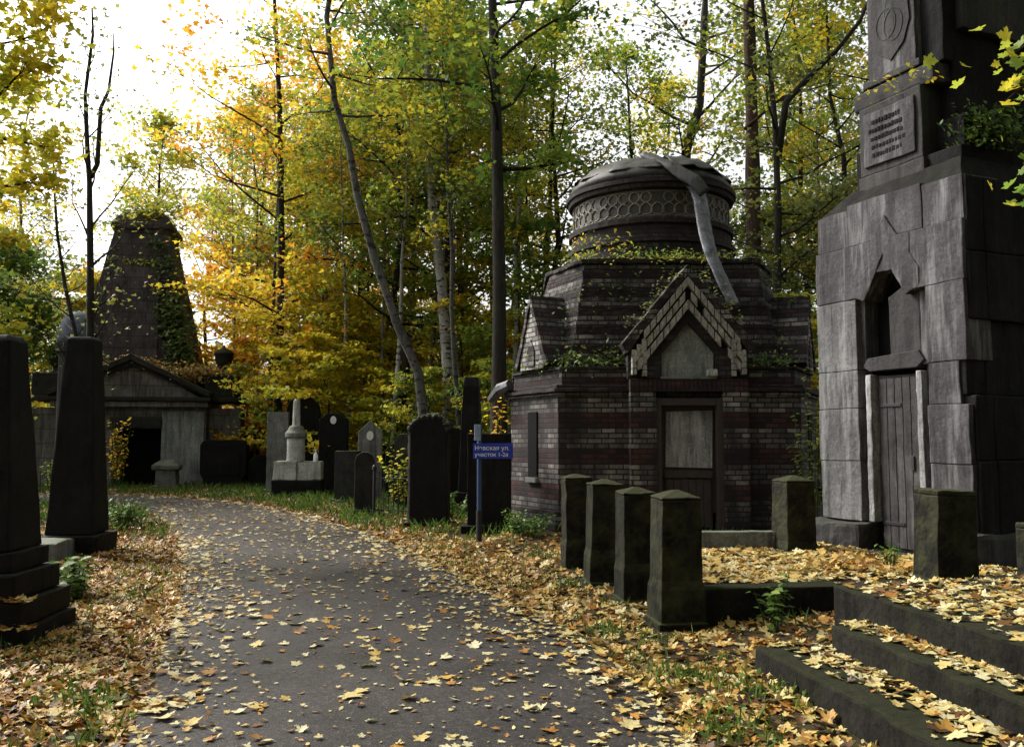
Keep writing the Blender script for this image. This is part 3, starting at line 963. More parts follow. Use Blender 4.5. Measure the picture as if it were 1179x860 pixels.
# porch with gable
px0 = .11
def gable(w, ze, za, zb=0.0):
    return [(px0 - w, zb), (px0 + w, zb), (px0 + w, ze), (px0, za), (px0 - w, ze)]
py = -3.02
porch = MB()
porch.box(px0 - .98, px0 - .55, py, -2.7, -.1, 2.40)
porch.box(px0 + .56, px0 + .98, py, -2.7, -.1, 2.40)
porch.build('porch_pier', M['brick'], bk, .006)
MB().plate(gable(1.0, 3.2, 4.42, 2.62), -2.9, -1.6).build('gable_wall', M['shaft_brick'], bk)
sold = MB()
for k in range(26):
    sold.box(px0 - .98 + k * .0755, px0 - .98 + k * .0755 + .069, py - .012, -2.7, 2.405, 2.615)
sold.build('soldier_course', M['brick_red'], bk, .004)
# white chevron: individual bricks laid along the two slopes, three rows
chev = MB()
for sgn in (-1, 1):
    ang = math.atan2(1.17, .95)
    ca, sa = math.cos(ang), math.sin(ang)
    for r in range(3):
        for k in range(9):
            s0 = k * .172 + (.086 if r % 2 else 0)
            if s0 + .15 > 1.5: continue
            if random.random() < .04: continue
            o_ = .122 * r
            pts = []
            for (s, o) in ((s0, o_), (s0 + .148, o_), (s0 + .148, o_ + .093), (s0, o_ + .093)):
                # start at apex, go down-slope; o = inward offset
                x = s * ca * 1.0 - 0
                z = 4.33 - s * sa - o / ca
                pts.append((px0 + sgn * x, z))
            if sgn < 0: pts = pts[::-1]
            pts = pts[::-1]
            yj = random.uniform(-.014, .014)
            chev.plate(pts, py - .05 + yj, -2.85)
for sgn in (-1, 1):
    for r in range(7):
        for c in range(3):
            x0 = px0 + sgn * (.74 + c * .085) - .036
            z1 = 3.28 - r * .105 - c * .09
            if z1 - .09 < 2.66 or (c == 1 and r > 3) or random.random() < .06: continue
            if c == 2 and sgn < 0 and r > 4: continue
            chev.box(x0, x0 + .074, py - .05 + random.uniform(-.006, .006), -2.85, z1 - .095, z1)
chev.build('white_brick_chevron', M['white_brick'], bk, .006)
cg = MB()
for sgn in (-1, 1):
    pts = [(px0, 4.36), (px0, 4.54), (px0 + sgn * 1.12, 3.19), (px0 + sgn * 1.03, 3.04)]
    if sgn > 0: pts = pts[::-1]
    cg.plate(pts, py - .025, -1.9)
cg.build('gable_coping', M['brick_dark'], bk, .01, (.03, 4, .12))
# niche inside gable
for sgn in (-1, 1):
    MB().box(px0 + sgn * .58 - .13, px0 + sgn * .58 + .13, py - .0, -2.85, 2.63, 3.12).build('niche_jamb', M['shaft_brick'], bk, .005)
MB().plate([(px0 - .44, 2.64), (px0 + .42, 2.64), (px0 + .44, 3.12), (px0 + .25, 3.46), (px0 - .02, 3.6), (px0 - .30, 3.38), (px0 - .45, 3.1)], -2.925, -2.88).build('plaster_panel', M['plaster'], bk, .006)
ar = MB()
for sgn in (-1, 1):
    pts = [(px0, 3.56), (px0, 3.78), (px0 + sgn * .72, 2.98), (px0 + sgn * .46, 3.02)]
    if sgn > 0: pts = pts[::-1]
    ar.plate(pts, py + .01, -2.86)
ar.build('niche_arch', M['shaft_brick'], bk, .005)
MB().box(px0 - .47, px0 + .46, py - .02, -2.9, 2.617, 2.66).build('niche_sill', M['grey_stone'], bk, .006)
MB().box(px0 + .30, px0 + .46, py - .06, -2.93, 2.66, 2.78, Matrix.Rotation(.0, 4, 'Y')).build('broken_plaster', M['pale_stone'], bk, .02, (.02, 6, .05))
# door
dfr = MB()
dfr.box(px0 - .56, px0 - .46, -2.98, -2.72, -.05, 2.30); dfr.box(px0 + .46, px0 + .56, -2.98, -2.72, -.05, 2.30); dfr.box(px0 - .457, px0 + .457, -2.98, -2.72, 2.18, 2.30)
dfr.build('door_frame', M['wood_dark'], bk, .006)
MB().box(px0 - .455, px0 + .455, -2.80, -2.74, -.05, 2.178).build('door', M['wood_dark'], bk)
MB().plate([(px0 - .38, 1.16), (px0 + .40, 1.14), (px0 + .42, 2.10), (px0 - .36, 2.08)], -2.84, -2.805).build('door_panel', M['panel'], bk, .004)
MB().box(px0 - .40, px0 + .40, -2.825, -2.805, .12, 1.04).build('door_panel', M['tower_dark'], bk, .004)
MB().box(px0 - .40, px0 + .40, -2.86, -2.805, .98, 1.10).build('door_rail', M['wood_dark'], bk, .004)
dbd = MB()
for k in range(6): dbd.box(px0 - .37 + k * .125, px0 - .37 + k * .125 + .115, -2.842 + random.uniform(-.004, .004), -2.826, .16, .95)
dbd.build('door_boards', M['wood_dark'], bk, .004)
for z in (.3,):
    MB().box(px0 - .45, px0 - .12, -2.862, -2.845, z, z + .045).build('hinge', M['iron'], bk, .004)
# chamfer faces with slit windows and small gables
for sgn in (-1, 1):
    a = Vector((sgn * 2.05, -2.72, 0)); b = Vector((sgn * 2.85, -1.15, 0))
    if sgn < 0: a, b = b, a
    d = (b - a).normalized(); nrm = Vector((d.y, -d.x, 0))
    mid = (a + b) / 2
    mm = Matrix.Translation(mid) @ Matrix(((d.x, -nrm.x, 0, 0), (d.y, -nrm.y, 0, 0), (0, 0, 1, 0), (0, 0, 0, 1)))
    MB().box(-.16, .16, -.025, .05, .95, 2.1, mm).build('slit_window', M['void'], bk)
    sl = MB(); sl.box(-.2, .2, -.07, .05, .86, .95, mm); sl.build('window_sill', M['grey_stone'], bk, .008)
    MB().plate([(-.42, 2.86), (.42, 2.86), (.42, 3.05), (0, 4.02), (-.42, 3.05)], -.04, .8, mm).build('side_gable', M['brick_pale'], bk)
    MB().plate([(-.13, 2.9), (.13, 2.9), (.13, 3.2), (0, 3.4), (-.13, 3.2)], -.06, .0, mm).build('blind_niche', M['brick_dark'], bk, .006)
    cg = MB()
    for s2 in (-1, 1):
        pts = [(0, 4.03), (0, 4.2), (s2 * .60, 2.95), (s2 * .50, 2.86)]
        if s2 > 0: pts = pts[::-1]
        cg.plate(pts, -.07, .82, mm)
    cg.build('gable_coping', M['brick_dark'], bk, .01, (.02, 4, .15))
    if sgn < 0:
        e0 = mm @ Vector((-.72, -.1, 2.62)); e1 = mm @ Vector((-1.25, -.25, 2.36))
        gt = MB().tube([e0, (e0 + e1) / 2 + Vector((0, 0, .06)), e1], [.10, .12, .07], 8); gt.build('bent_gutter', M['zinc'], bk)

# ------------------------------------------------------------------ pyramid mausoleum (far left)
py_o = stone('pyramid_mausoleum', 'dark stone mausoleum with pedimented front below a steep overgrown pyramid', 'mausoleum', (-13.2, 30.2, 0), R(11))
excl(-13.0, 32.5, 4.2, 3.0, R(11))
fw = MB()
fw.box(-2.45, -.55, 0, 3.2, -.2, 2.75); fw.box(.98, 2.45, 0, 3.2, -.2, 2.75); fw.box(-.549, .979, .02, 3.2, 2.45, 2.75); fw.box(-.549, .979, 1.4, 3.2, -.2, 2.449)
fw.build('front_wall', M['facade_stone'], py_o)
MB().box(.99, 2.4, -.06, 0, -.1, 2.62).build('wall_panel', M['plaster'], py_o, .01)
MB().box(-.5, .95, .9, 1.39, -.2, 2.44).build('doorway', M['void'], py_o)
MB().box(-.7, 1.0, -.18, .4, 2.0, 2.44).build('door_lintel', M['dark_stone'], py_o, .05, (.04, 2, .2))
MB().box(-2.55, 2.55, -.35, 3.3, 2.752, 2.95).build('entablature', M['facade_stone'], py_o, .03)
MB().box(-2.65, 2.65, -.48, 3.3, 2.953, 3.1).build('cornice', M['dark_stone'], py_o, .03, (.02, 2, .4))
MB().plate([(-2.25, 3.103), (2.25, 3.103), (0, 4.4)], -.2, 1.0).build('pediment', M['facade_stone'], py_o)
rk = MB()
for s in (-1, 1):
    for (o, w_, yy) in ((0, .16, -.5), (.18, .12, -.36)):
        pts = [(0, 4.36 - o), (0, 4.36 - o + w_ + .06), (s * 2.62, 3.12 - o * .2 + w_), (s * 2.62 * (1 - o * .3), 3.105)]
        if s > 0: pts = pts[::-1]
        rk.plate(pts, yy, 1.1)
rk.build('raking_cornice', M['dark_stone'], py_o, .02, (.02, 2, .3))
for s in (-1, 1):
    MB().box(s * 3.02 - .55, s * 3.02 + .55, .5, 2.0, -.2, 2.75).build('corner_pier', M['facade_stone'], py_o, .02)
    MB().box(s * 3.02 - .75, s * 3.02 + .75, .3, 2.2, 2.953 + .004, 3.14).build('pier_cornice', M['dark_stone'], py_o, .03)
    MB().box(s * 2.86 - .55, s * 2.86 + .55, .45, 1.9, 3.143, 3.95).build('attic_block', M['dark_stone'], py_o, .03)
    MB().lathe([(.2, 3.953), (.2, 4.02), (.09, 4.08), (.08, 4.2), (.2, 4.3), (.3, 4.48), (.33, 4.72), (.36, 4.74), (.36, 4.8), (.25, 4.9), (.06, 5.0), (.05, 5.06), (.01, 5.1)], 20, Matrix.Translation((s * 2.86, 1.1, 0))).build('urn', M['dark_stone'], py_o, 0, None, True)
MB().box(-2.29, 2.29, 1.0, 5.6, 3.103, 4.0).build('attic', M['dark_stone'], py_o, .04)
mT = Matrix.Translation((-.42, 3.4, 0))
pc = MB()
pc.square([(4.003, 2.1, 2.1), (4.25, 2.05, 2.05), (9.4, .98, .98), (9.6, 1.0, 1.0), (9.62, 1.1, 1.1), (9.8, 1.1, 1.1), (10.3, .75, .75)], mT)
pc.build('pyramid', M['pyramid_stone'], py_o, .05, (.05, 1.2, .35))
fp = MB()
fp.loft([[(-1.05, 1.22, 4.1), (.95, 1.22, 4.1), (.95, 1.7, 4.1), (-1.05, 1.7, 4.1)], [(-.75, 2.1, 8.1), (.75, 2.1, 8.1), (.75, 2.6, 8.1), (-.75, 2.6, 8.1)]], True, Matrix.Translation((-.42, -.06, 0)))
fp.build('pyramid_panel', M['pyramid_stone'], py_o, .03, (.02, 1.5, .4))
# blue-grey domed tomb roof beyond the second obelisk
dq = yp(90, 378, 24)
dm = stone('domed_tomb', 'small tomb with blue grey ribbed dome showing above the second obelisk', 'tomb', (dq.x, 24, 0))
MB().lathe([(.46, -.1), (.46, 4.0), (.54, 4.02), (.54, 4.15)], 16).build('drum', M['dark_stone'], dm)
MB().lathe([(.5, 4.153), (.53, 4.4), (.48, 4.75), (.36, 5.02), (.18, 5.15), (.02, 5.18)], 24).build('dome', M['blue_dome'], dm, 0, None, True)


# ------------------------------------------------------------------ gravestones
def arch_outline(w, h, k='round', n=10):
    if k == 'round':
        r = w / 2
        return [(-r, 0), (r, 0)] + [(r * math.cos(math.pi * i / n), h - r + r * math.sin(math.pi * i / n)) for i in range(n + 1)]
    if k == 'point': return [(-w / 2, 0), (w / 2, 0), (w / 2, h - w * .45), (0, h), (-w / 2, h - w * .45)]
    if k == 'arch':
        return [(-w / 2, 0), (w / 2, 0)] + [(w / 2 * math.cos(math.pi * i / n), h - .24 + .24 * math.sin(math.pi * i / n)) for i in range(n + 1)]
    if k == 'shoulder': return [(-w / 2, 0), (w / 2, 0), (w / 2, h - .18), (w * .36, h - .1), (w * .25, h), (-w * .25, h), (-w * .36, h - .1), (-w / 2, h - .18)]
    if k == 'squat':
        return [(-w * .38, 0), (w * .38, 0), (w * .42, h * .15), (w / 2, h * .3), (w / 2, h * .88), (w * .44, h * .97), (w * .36, h), (-w * .36, h), (-w * .44, h * .97), (-w / 2, h * .88), (-w / 2, h * .3), (-w * .42, h * .15)]
    return [(-w / 2, 0), (w / 2, 0), (w / 2, h), (-w / 2, h)]


def at_px(px, dist):
    return ((px - 589.5) / 1000 * dist, dist, 0)


def slab(label, px, dist, w, h, th, kind, mat, rz=0.0, base=.14, group='gravestones along the path', oval=None, tablet=False):
    loc_ = at_px(px, dist)
    o = stone('gravestone', label, 'gravestone', loc_, rz, group, (w / 2 + .1, th / 2 + .12))
    if base: MB().box(-w / 2 - .1, w / 2 + .1, -th / 2 - .1, th / 2 + .1, -.1, base).build('base', M[mat], o, .015, (.01, 4, .15))
    pts = [(x, z + base) for x, z in arch_outline(w, h - base, kind)]
    MB().plate(pts, -th / 2, th / 2).build('slab', M[mat], o, .015, (.008, 3.5, .16))
    if oval:
        e = MB(); n = 16
        e.plate([(.09 * math.cos(2 * math.pi * i / n), oval + .12 * math.sin(2 * math.pi * i / n)) for i in range(n)], -th / 2 - .025, -th / 2 + .01)
        e.build('portrait_oval', M['enamel'], o, .004)
    if tablet:
        MB().box(-w * .36, w * .36, -th / 2 - .02, -th / 2 + .01, base + h * .25, h * .75).build('tablet', M['black_granite'], o, .006)
    return o


slab('squat black gravestone with rounded shoulders before the pyramid mausoleum pier', 260, 29, 1.5, 1.62, .4, 'squat', 'black_granite', R(5), .06, tablet=True)
slab('tall black round topped stele behind the white broken column', 350, 27, 1.0, 2.98, .35, 'round', 'black_granite', R(4))
slab('grey rectangular slab just left of the white broken column', 321, 26.3, .62, 2.45, .25, 'rect', 'grey_stone', R(6))
slab('dark gravestone carrying a small white oval portrait, behind a white bottle', 385, 26, .84, 2.4, .3, 'shoulder', 'black_granite', R(3), oval=2.2)
slab('low dark block gravestone with a mossy top beside the round topped stone', 402, 22, .58, 1.34, .45, 'rect', 'dark_stone', R(-6))
slab('pointed grey stele with a pale oval portrait near its tip', 427, 22.4, .6, 2.1, .22, 'point', 'grey_stone', R(4), oval=1.72)
slab('small dark round topped gravestone leaning near the iron fence', 421, 18.7, .42, 1.36, .2, 'round', 'dark_stone', R(8))
slab('broad dark plain slab standing behind the blue signpost', 564, 15.3, .74, 1.72, .4, 'rect', 'black_granite', R(-4))
slab('little dark stele half hidden in yellow leaves behind the iron fence', 455, 24, .5, 1.5, .2, 'round', 'black_granite', R(10))
slab('narrow dark stone in the shade just left of the ornate black stele', 466, 20, .4, 1.75, .3, 'shoulder', 'dark_stone', R(-10))
slab('low grey tilted headstone in the undergrowth beside the squat black one', 300, 30, .7, 1.1, .2, 'round', 'dark_stone', R(14))
slab('dark upright stone between the tall obelisk and the ornate black stele', 524, 20.5, .5, 1.9, .3, 'round', 'black_granite', R(-3))
slab('dark broad headstone far back left of the arched black stele', 296, 34, 1.2, 2.2, .3, 'shoulder', 'black_granite', R(3))
slab('small dark headstone far back between pointed stele and iron fence', 446, 29, .7, 1.8, .3, 'point', 'black_granite', R(-5))
# ornate black stele with lighter worn edge
M_o = slab('tall black stele with jagged carved crown and pale worn left edge', 496, 16.3, .70, 2.02, .34, 'arch', 'black_granite', R(-8), .1)
cr = MB()
for k in range(11):
    t_ = math.pi * (.04 + .92 * k / 10)
    x, z = .36 * math.cos(t_), 1.78 + .26 * math.sin(t_)
    r_k = random.uniform(.05, .085)
    cr.lathe([(.01, -r_k), (r_k * .75, -r_k * .6), (r_k, 0), (r_k * .75, r_k * .6), (.01, r_k)], 8, Matrix.Translation((x, -.12, z)))
    cr.lathe([(.01, -r_k), (r_k * .75, -r_k * .6), (r_k, 0), (r_k * .75, r_k * .6), (.01, r_k)], 8, Matrix.Translation((x, .1, z)))
cr.build('carved_crown', M['dark_stone'], M_o, 0, (.02, 9, .05))
MB().box(-.40, -.352, -.13, .13, .1, 1.75).build('edge_trim', M['grey_stone'], M_o, .01, (.02, 4, .08))

# white broken column on pedestal
f_o = stone('broken_column_monument', 'white broken column on a round pedestal above a black base', 'monument', at_px(345, 24.6), R(6), None, (.85, .6))
MB().box(-.68, .68, -.4, .4, -.1, .5).build('base', M['black_granite'], f_o, .03, (.015, 3, .2))
MB().box(-.64, -.004, -.36, .36, .503, 1.02).build('block', M['pale_stone'], f_o, .03, (.02, 3, .15))
MB().box(.004, .66, -.34, .36, .503, 1.0).build('block', M['pale_stone'], f_o, .03, (.02, 3, .15))
mt = Matrix.Translation((-.08, 0, 0))
MB().lathe([(.26, 1.03), (.25, 1.1), (.25, 1.62), (.26, 1.66)], 24, mt).build('pedestal', M['pale_stone'], f_o, 0, (.008, 4, .2))
MB().lathe([(.27, 1.663), (.31, 1.70), (.31, 1.80), (.24, 1.88), (.20, 1.98), (.15, 2.02)], 24, mt).build('collar', M['grey_stone'], f_o, 0, (.006, 4, .2))
MB().lathe([(.115, 2.02), (.10, 2.5), (.095, 2.72), (.05, 2.78), (.02, 2.76)], 16, mt).build('column', M['pale_stone'], f_o, 0, (.008, 6, .15))
bt = stone('bottle', 'small white plastic bottle standing on the block beside the broken column', 'bottle', (at_px(345, 24.6)[0] + .52, 24.42, 1.0))
MB().lathe([(.06, 0), (.065, .02), (.065, .2), (.025, .27), (.025, .31), (.03, .315), (.03, .34)], 14).build('body', M['white_paint'], bt, smooth=True)
# pale small pedestal in front of pyramid mausoleum
pd = stone('pedestal_tomb', 'small pale lichened pedestal tomb in front of the pyramid mausoleum', 'gravestone', at_px(195, 28.8), R(10), None, (.5, .4))
MB().square([(-.1, .45, .4), (.12, .45, .4), (.13, .33, .3), (.62, .31, .28), (.66, .42, .36), (.78, .42, .36), (.95, .2, .2)]).build('block', M['grey_stone'], pd, .02, (.025, 3, .1))


def obelisk(label, px, dist, hb, ht, top, mat, bases, rz=0.0, cap=.12):
    loc_ = at_px(px, dist)
    o = stone('obelisk', label, 'obelisk', loc_, rz, 'dark obelisks', (bases[0][0] + .05, bases[0][0] + .05))
    z = -.08
    for (hw, z1) in bases:
        MB().square([(z, hw, hw), (z1 - .004, hw, hw)]).build('base', M[mat], o, .018, (.012, 3, .14))
        z = z1
    MB().square([(z, hb, hb), (top - cap, ht, ht), (top, ht * .8, ht * .8)]).build('shaft', M[mat], o, .02, (.01, 2.5, .2))
    return o


obelisk('black obelisk on stepped base at the very left edge of the picture', -3, 7.2, .285, .155, 2.47, 'black_granite', [(.50, .16), (.46, .36), (.39, .56), (.325, .72)], R(4), .05)
obelisk('dark obelisk with lichened edge standing before the pyramid mausoleum', 95, 12.2, .315, .18, 3.05, 'black_granite', [(.40, .32)], R(6), .04)
obelisk('slim dark obelisk among the trees behind the blue signpost', 543, 19, .26, .17, 2.98, 'black_granite', [(.36, .5)], R(-5), .2)
gs = stone('grave_slab', 'low pale grey slab lying between the two dark obelisks', 'gravestone', (gp(78, 640).x, 11.6, 0), R(8), None, (.35, .5))
MB().box(-.32, .32, -.5, .5, -.1, .30).build('slab', M['grey_stone'], gs, .03, (.02, 3, .12))

# iron fence
fe = stone('iron_fence', 'low black iron grave fence of thin bars beside the ornate stele', 'fence', at_px(432, 18.2), R(-28))
FL = 1.35
for k in (0, FL):
    MB().lathe([(.03, -.1), (.03, .98), (.05, 1.0), (.045, 1.06), (.01, 1.1)], 8, Matrix.Translation((k, 0, 0))).build('post', M['iron'], fe)
for z in (.18, .82): MB().tube([(0, 0, z), (FL, 0, z)], .014, 6).build('rail', M['iron'], fe)
for k in range(1, 11): MB().lathe([(.010, .02), (.010, .9), (.018, .92), (.002, .98)], 6, Matrix.Translation((FL * k / 11, 0, 0))).build('bar', M['iron'], fe)

# ------------------------------------------------------------------ blue signpost
sp_ = stone('signpost', 'slim blue signpost with a blue street sign lettered in white', 'signpost', at_px(552, 13.2), 0)
MB().lathe([(.045, -.15), (.045, .55)], 12).build('post_foot', M['iron'], sp_)
MB().lathe([(.035, .5), (.035, 1.83), (.02, 1.84)], 12).build('pole', M['post_blue'], sp_)
sg = MB().box(-.09, .51, -.065, -.045, 1.325, 1.555).build('sign_plate', M['sign_blue'], sp_, .004)
s2 = MB().box(-.075, .02, -.015, .0, 1.60, 1.84, Matrix.Rotation(R(12), 4, 'Z')).build('cross_sign', M['sign_reverse'], sp_, .003)
s2.location = (0, -.05, 0)


def text(body, size, mat, parent, loc, rot=(math.pi / 2, 0, 0), name='lettering', align='LEFT', ext=.002):
    cu = bpy.data.curves.new(name, 'FONT')
    cu.body = body; cu.size = size; cu.extrude = ext; cu.align_x = align
    o = bpy.data.objects.new('tmp', cu)
    COL.objects.link(o)
    bpy.context.view_layer.update()
    me = bpy.data.meshes.new_from_object(o.evaluated_get(bpy.context.evaluated_depsgraph_get()))
    me.name = name
    bpy.data.objects.remove(o)
    me.materials.clear(); me.materials.append(mat)
    ob = bpy.data.objects.new(name, me)
    COL.objects.link(ob)
    ob.parent = parent; ob.location = loc; ob.rotation_euler = rot
    return ob


text('Невская ул.', .092, M['white_paint'], sg, (-.07, -.0665, 1.455))
text('участок 1-2а', .085, M['white_paint'], sg, (-.07, -.0665, 1.36))
text('ул.', .05, M['sign_blue'], s2, (-.06, -.0175, 1.76))
text('уч.', .05, M['sign_blue'], s2, (-.06, -.0175, 1.66))

# ------------------------------------------------------------------ trees
def tloc(px, dist): return at_px(px, dist)


def vtrunk(base, pixels):
    """Trunk through points given as (px, py, distance), local to the base."""
    b = Vector(base)
    return [Vector((0, 0, -.1))] + [yp(*q) - b for q in pixels]


# trees singled out in the photograph
b = tloc(868, 23.5)
make_tree('pine_tree', 'reddish brown straight pine trunk rising behind the brick mausoleum beside the grey tower', 'tree', 11,
          vtrunk(b, [(868, 300, 23.5), (866, 150, 23.6), (862, 0, 23.7)]) + [Vector((-.3, .4, 19)), Vector((-.2, .6, 23))], .26, .62, 16, 3.0, (-.1, .4), 4, 26, .45, .14, .4, 'bark_pine', 'leaf_olive', tip=.3, loc=b,
          extra=[([(-.1, 0, 10.2), (.9, -.3, 11.0), (2.2, -.5, 11.3)], [.05, .035, .012]), ([(-.1, 0, 11.6), (.8, .2, 12.3), (1.7, .1, 12.9)], [.045, .03, .012])])
b = tloc(574, 22)
make_tree('maple_tree', 'straight dark trunked tall maple with green leaves left of the brick mausoleum', 'tree', 12,
          vtrunk(b, [(575, 330, 22), (572, 150, 22), (567, 0, 22)]) + [Vector((-.3, .3, 17)), Vector((.1, .5, 20))], .23, .42, 22, 3.6, (-.1, .6), 5, 14, .42, .17, .45, 'bark_dark', 'leaf_green', loc=b)
b = tloc(500, 24)
make_tree('birch_tree', 'birch with a grey trunk leaning strongly to the left over the graves', 'tree', 13,
          vtrunk(b, [(482, 430, 24), (457, 372, 24), (432, 300, 24), (411, 225, 24), (402, 170, 24), (385, 115, 24), (376, 20, 24.2)]) + [Vector((-3.0, .5, 16)), Vector((-3.0, .6, 19))], .15, .55, 16, 3.6, (-.1, .6), 5, 13, .45, .15, .5, 'bark_old_birch', 'leaf_mixed', tip=.35, loc=b)
b = tloc(519, 27)
make_tree('birch_tree', 'pale trunked birch with black patches standing among dark trunks', 'tree', 14,
          vtrunk(b, [(516, 430, 27), (508, 320, 27), (498, 240, 27), (494, 120, 27), (490, 0, 27)]) + [Vector((-.9, .3, 19)), Vector((-.9, .3, 22))], .2, .4, 20, 3.6, (0, .7), 5, 12, .45, .16, .5, 'bark_birch', 'leaf_green', tip=.3, loc=b)
b = tloc(893, 21.5)
make_tree('maple_tree', 'dark maple with one long bare limb reaching out between pine and grey tower', 'tree', 15,
          vtrunk(b, [(893, 420, 21.5), (896, 250, 21.5), (893, 150, 21.5), (885, 60, 21.6)]) + [Vector((-.3, 0, 15)), Vector((-.2, .1, 17))], .13, .3, 20, 3.2, (-.1, .6), 5, 11, .42, .14, .5, 'bark_dark', 'leaf_olive', loc=b,
          extra=[([yp(*q) - Vector(b) for q in ((896, 180, 21.5), (905, 118, 21.3), (935, 85, 21), (962, 60, 20.8), (990, 25, 20.6), (1005, -10, 20.5))], [.10, .09, .075, .06, .05, .03])])
b = tloc(320, 30)
make_tree('maple_tree', 'thin dark trunked maple with bright orange leaves behind the round topped stele', 'tree', 16,
          vtrunk(b, [(322, 400, 30), (324, 280, 30), (322, 120, 30), (316, 0, 30)]) + [Vector((-.2, .2, 20)), Vector((0, .2, 22))], .16, .2, 28, 4.0, (-.15, .5), 5, 13, .5, .18, .4, 'bark_dark', 'leaf_orange', loc=b)
b = tloc(798, 30)
make_tree('maple_tree', 'forked grey tree curving up right behind the round brick drum', 'tree', 17,
          vtrunk(b, [(788, 300, 30), (790, 175, 30), (806, 120, 30), (810, 40, 30), (812, 0, 30)]) + [Vector((.4, .3, 19)), Vector((.5, .4, 22))], .22, .45, 20, 3.8, (0, .6), 5, 11, .5, .16, .5, 'bark_grey', 'leaf_green', tip=.3, loc=b)
b = tloc(105, 17)
make_tree('slender_tree', 'slender nearly bare tree with forked top rising behind the second obelisk', 'tree', 18,
          vtrunk(b, [(104, 380, 17), (104, 300, 17), (103, 210, 17), (101, 180, 17), (98, 110, 17), (107, 40, 17), (106, 10, 17)]), .085, .3, 14, 1.5, (.6, 1.2), 3, 2, .3, .10, .6, 'bark_dark', 'leaf_olive', tip=.2, loc=b,
          extra=[([yp(*q) - Vector(b) for q in ((104, 205, 17), (112, 190, 17), (116, 125, 17), (125, 105, 17), (131, 60, 17), (131, 38, 17))], [.05, .05, .04, .03, .02, .01])])
b = tloc(88, 19)
make_tree('slender_tree', 'thin leaning sapling with twiggy crown left of the slender forked tree', 'tree', 19,
          vtrunk(b, [(88, 390, 19), (75, 330, 19), (66, 270, 19), (62, 210, 19), (60, 150, 19)]), .06, .3, 26, 1.4, (0, .8), 4, 1.5, .3, .08, .7, 'bark_dark', 'leaf_olive', tip=.2, loc=b)
b = tloc(-30, 13.5)
make_tree('maple_tree', 'yellow maple overhanging from the upper left corner of the picture', 'tree', 20,
          [Vector((0, 0, -.1)), Vector((.05, 0, 3)), Vector((0, .1, 6)), Vector((-.1, .1, 9)), Vector((0, 0, 11))], .14, .5, 18, 1.45, (-.2, .4), 5, 15, .30, .14, .6, 'bark_dark', 'leaf_yellow', loc=b)
b = tloc(2, 26)
make_tree('young_maple', 'round yellow green young tree at the left edge behind the black obelisk', 'tree', 21,
          rand_trunk(np.random.default_rng(2), 7.6, .05), .09, .5, 22, 1.7, (0, .8), 4, 24, .35, .14, .6, 'bark_dark', 'leaf_green', loc=b)
b = tloc(165, 43)
make_tree('maple_tree', 'small crowned tree with thin yellowish leaves against the white sky beyond the pyramid', 'tree', 22,
          rand_trunk(np.random.default_rng(4), 17.5, .02), .2, .62, 22, 3.0, (.2, .9), 4, 12, .45, .2, .6, 'bark_grey', 'leaf_mixed', loc=b)
b = (4.75, 5.9, 0)
make_tree('sapling', 'thin sapling whose light green leaves hang in at the upper right corner', 'tree', 23,
          [Vector((0, 0, .3)), Vector((.1, .05, 1.8)), Vector((0, .1, 3.6)), Vector((-.1, 0, 5.2)), Vector((-.2, 0, 6))], .035, .5, 10, .75, (-.2, .4), 3, 14, .13, .085, .8, 'bark_grey', 'leaf_green', loc=b,
          extra=[([(0, .1, 3.4), (-.4, .1, 3.9), (-.8, .1, 4.15), (-1.1, .1, 4.12), (-1.25, .1, 4.0)], [.018, .014, .01, .008, .005]), ([(0, .1, 3.0), (-.4, 0, 3.4), (-.8, -.1, 3.55), (-1.05, -.1, 3.5), (-1.2, -.1, 3.35)], [.018, .014, .01, .008, .005]), ([(0, .1, 3.2), (-.5, .2, 3.9), (-.9, .15, 4.3), (-1.1, .1, 4.4), (-1.25, .1, 4.3)], [.018, .014, .01, .008, .005])], tmpl=MAPLE)

# kinds repeated through the woods
far_off = (0, -60, 0)
kinds = {}
kinds['tall'] = make_tree('maple_tree', 'x', 'tree', 31, rand_trunk(np.random.default_rng(31), 20, .03, .15), .22, .35, 30, 4.2, (-.15, .6), 4, 10, .5, .17, .45, 'bark_dark', 'leaf_mixed', loc=far_off)
kinds['tall2'] = make_tree('maple_tree', 'x', 'tree', 32, rand_trunk(np.random.default_rng(32), 17, .05, .2), .17, .3, 28, 3.6, (-.1, .7), 4, 10, .45, .165, .45, 'bark_dark', 'leaf_green', loc=far_off)
kinds['birch'] = make_tree('birch_tree', 'x', 'tree', 33, rand_trunk(np.random.default_rng(33), 19, .05, .18), .14, .42, 24, 3.0, (.1, .9), 4, 11, .45, .15, .6, 'bark_birch', 'leaf_yellow', tip=.2, loc=far_off)
kinds['sapling'] = make_tree('young_maple', 'x', 'tree', 34, rand_trunk(np.random.default_rng(34), 7.5, .05, .1), .055, .18, 24, 2.3, (-.15, .4), 4, 12, .34, .155, .28, 'bark_dark', 'leaf_yellow', loc=far_off)
kinds['sapling2'] = make_tree('young_maple', 'x', 'tree', 35, rand_trunk(np.random.default_rng(35), 5.0, .08, .1), .04, .12, 20, 1.9, (-.1, .5), 4, 14, .3, .15, .28, 'bark_dark', 'leaf_mixed', loc=far_off)
kinds['pole'] = make_tree('slender_tree', 'x', 'tree', 36, rand_trunk(np.random.default_rng(36), 16, .04, .12), .10, .5, 18, 2.4, (.1, .8), 4, 9, .4, .15, .6, 'bark_dark', 'leaf_mixed', loc=far_off)

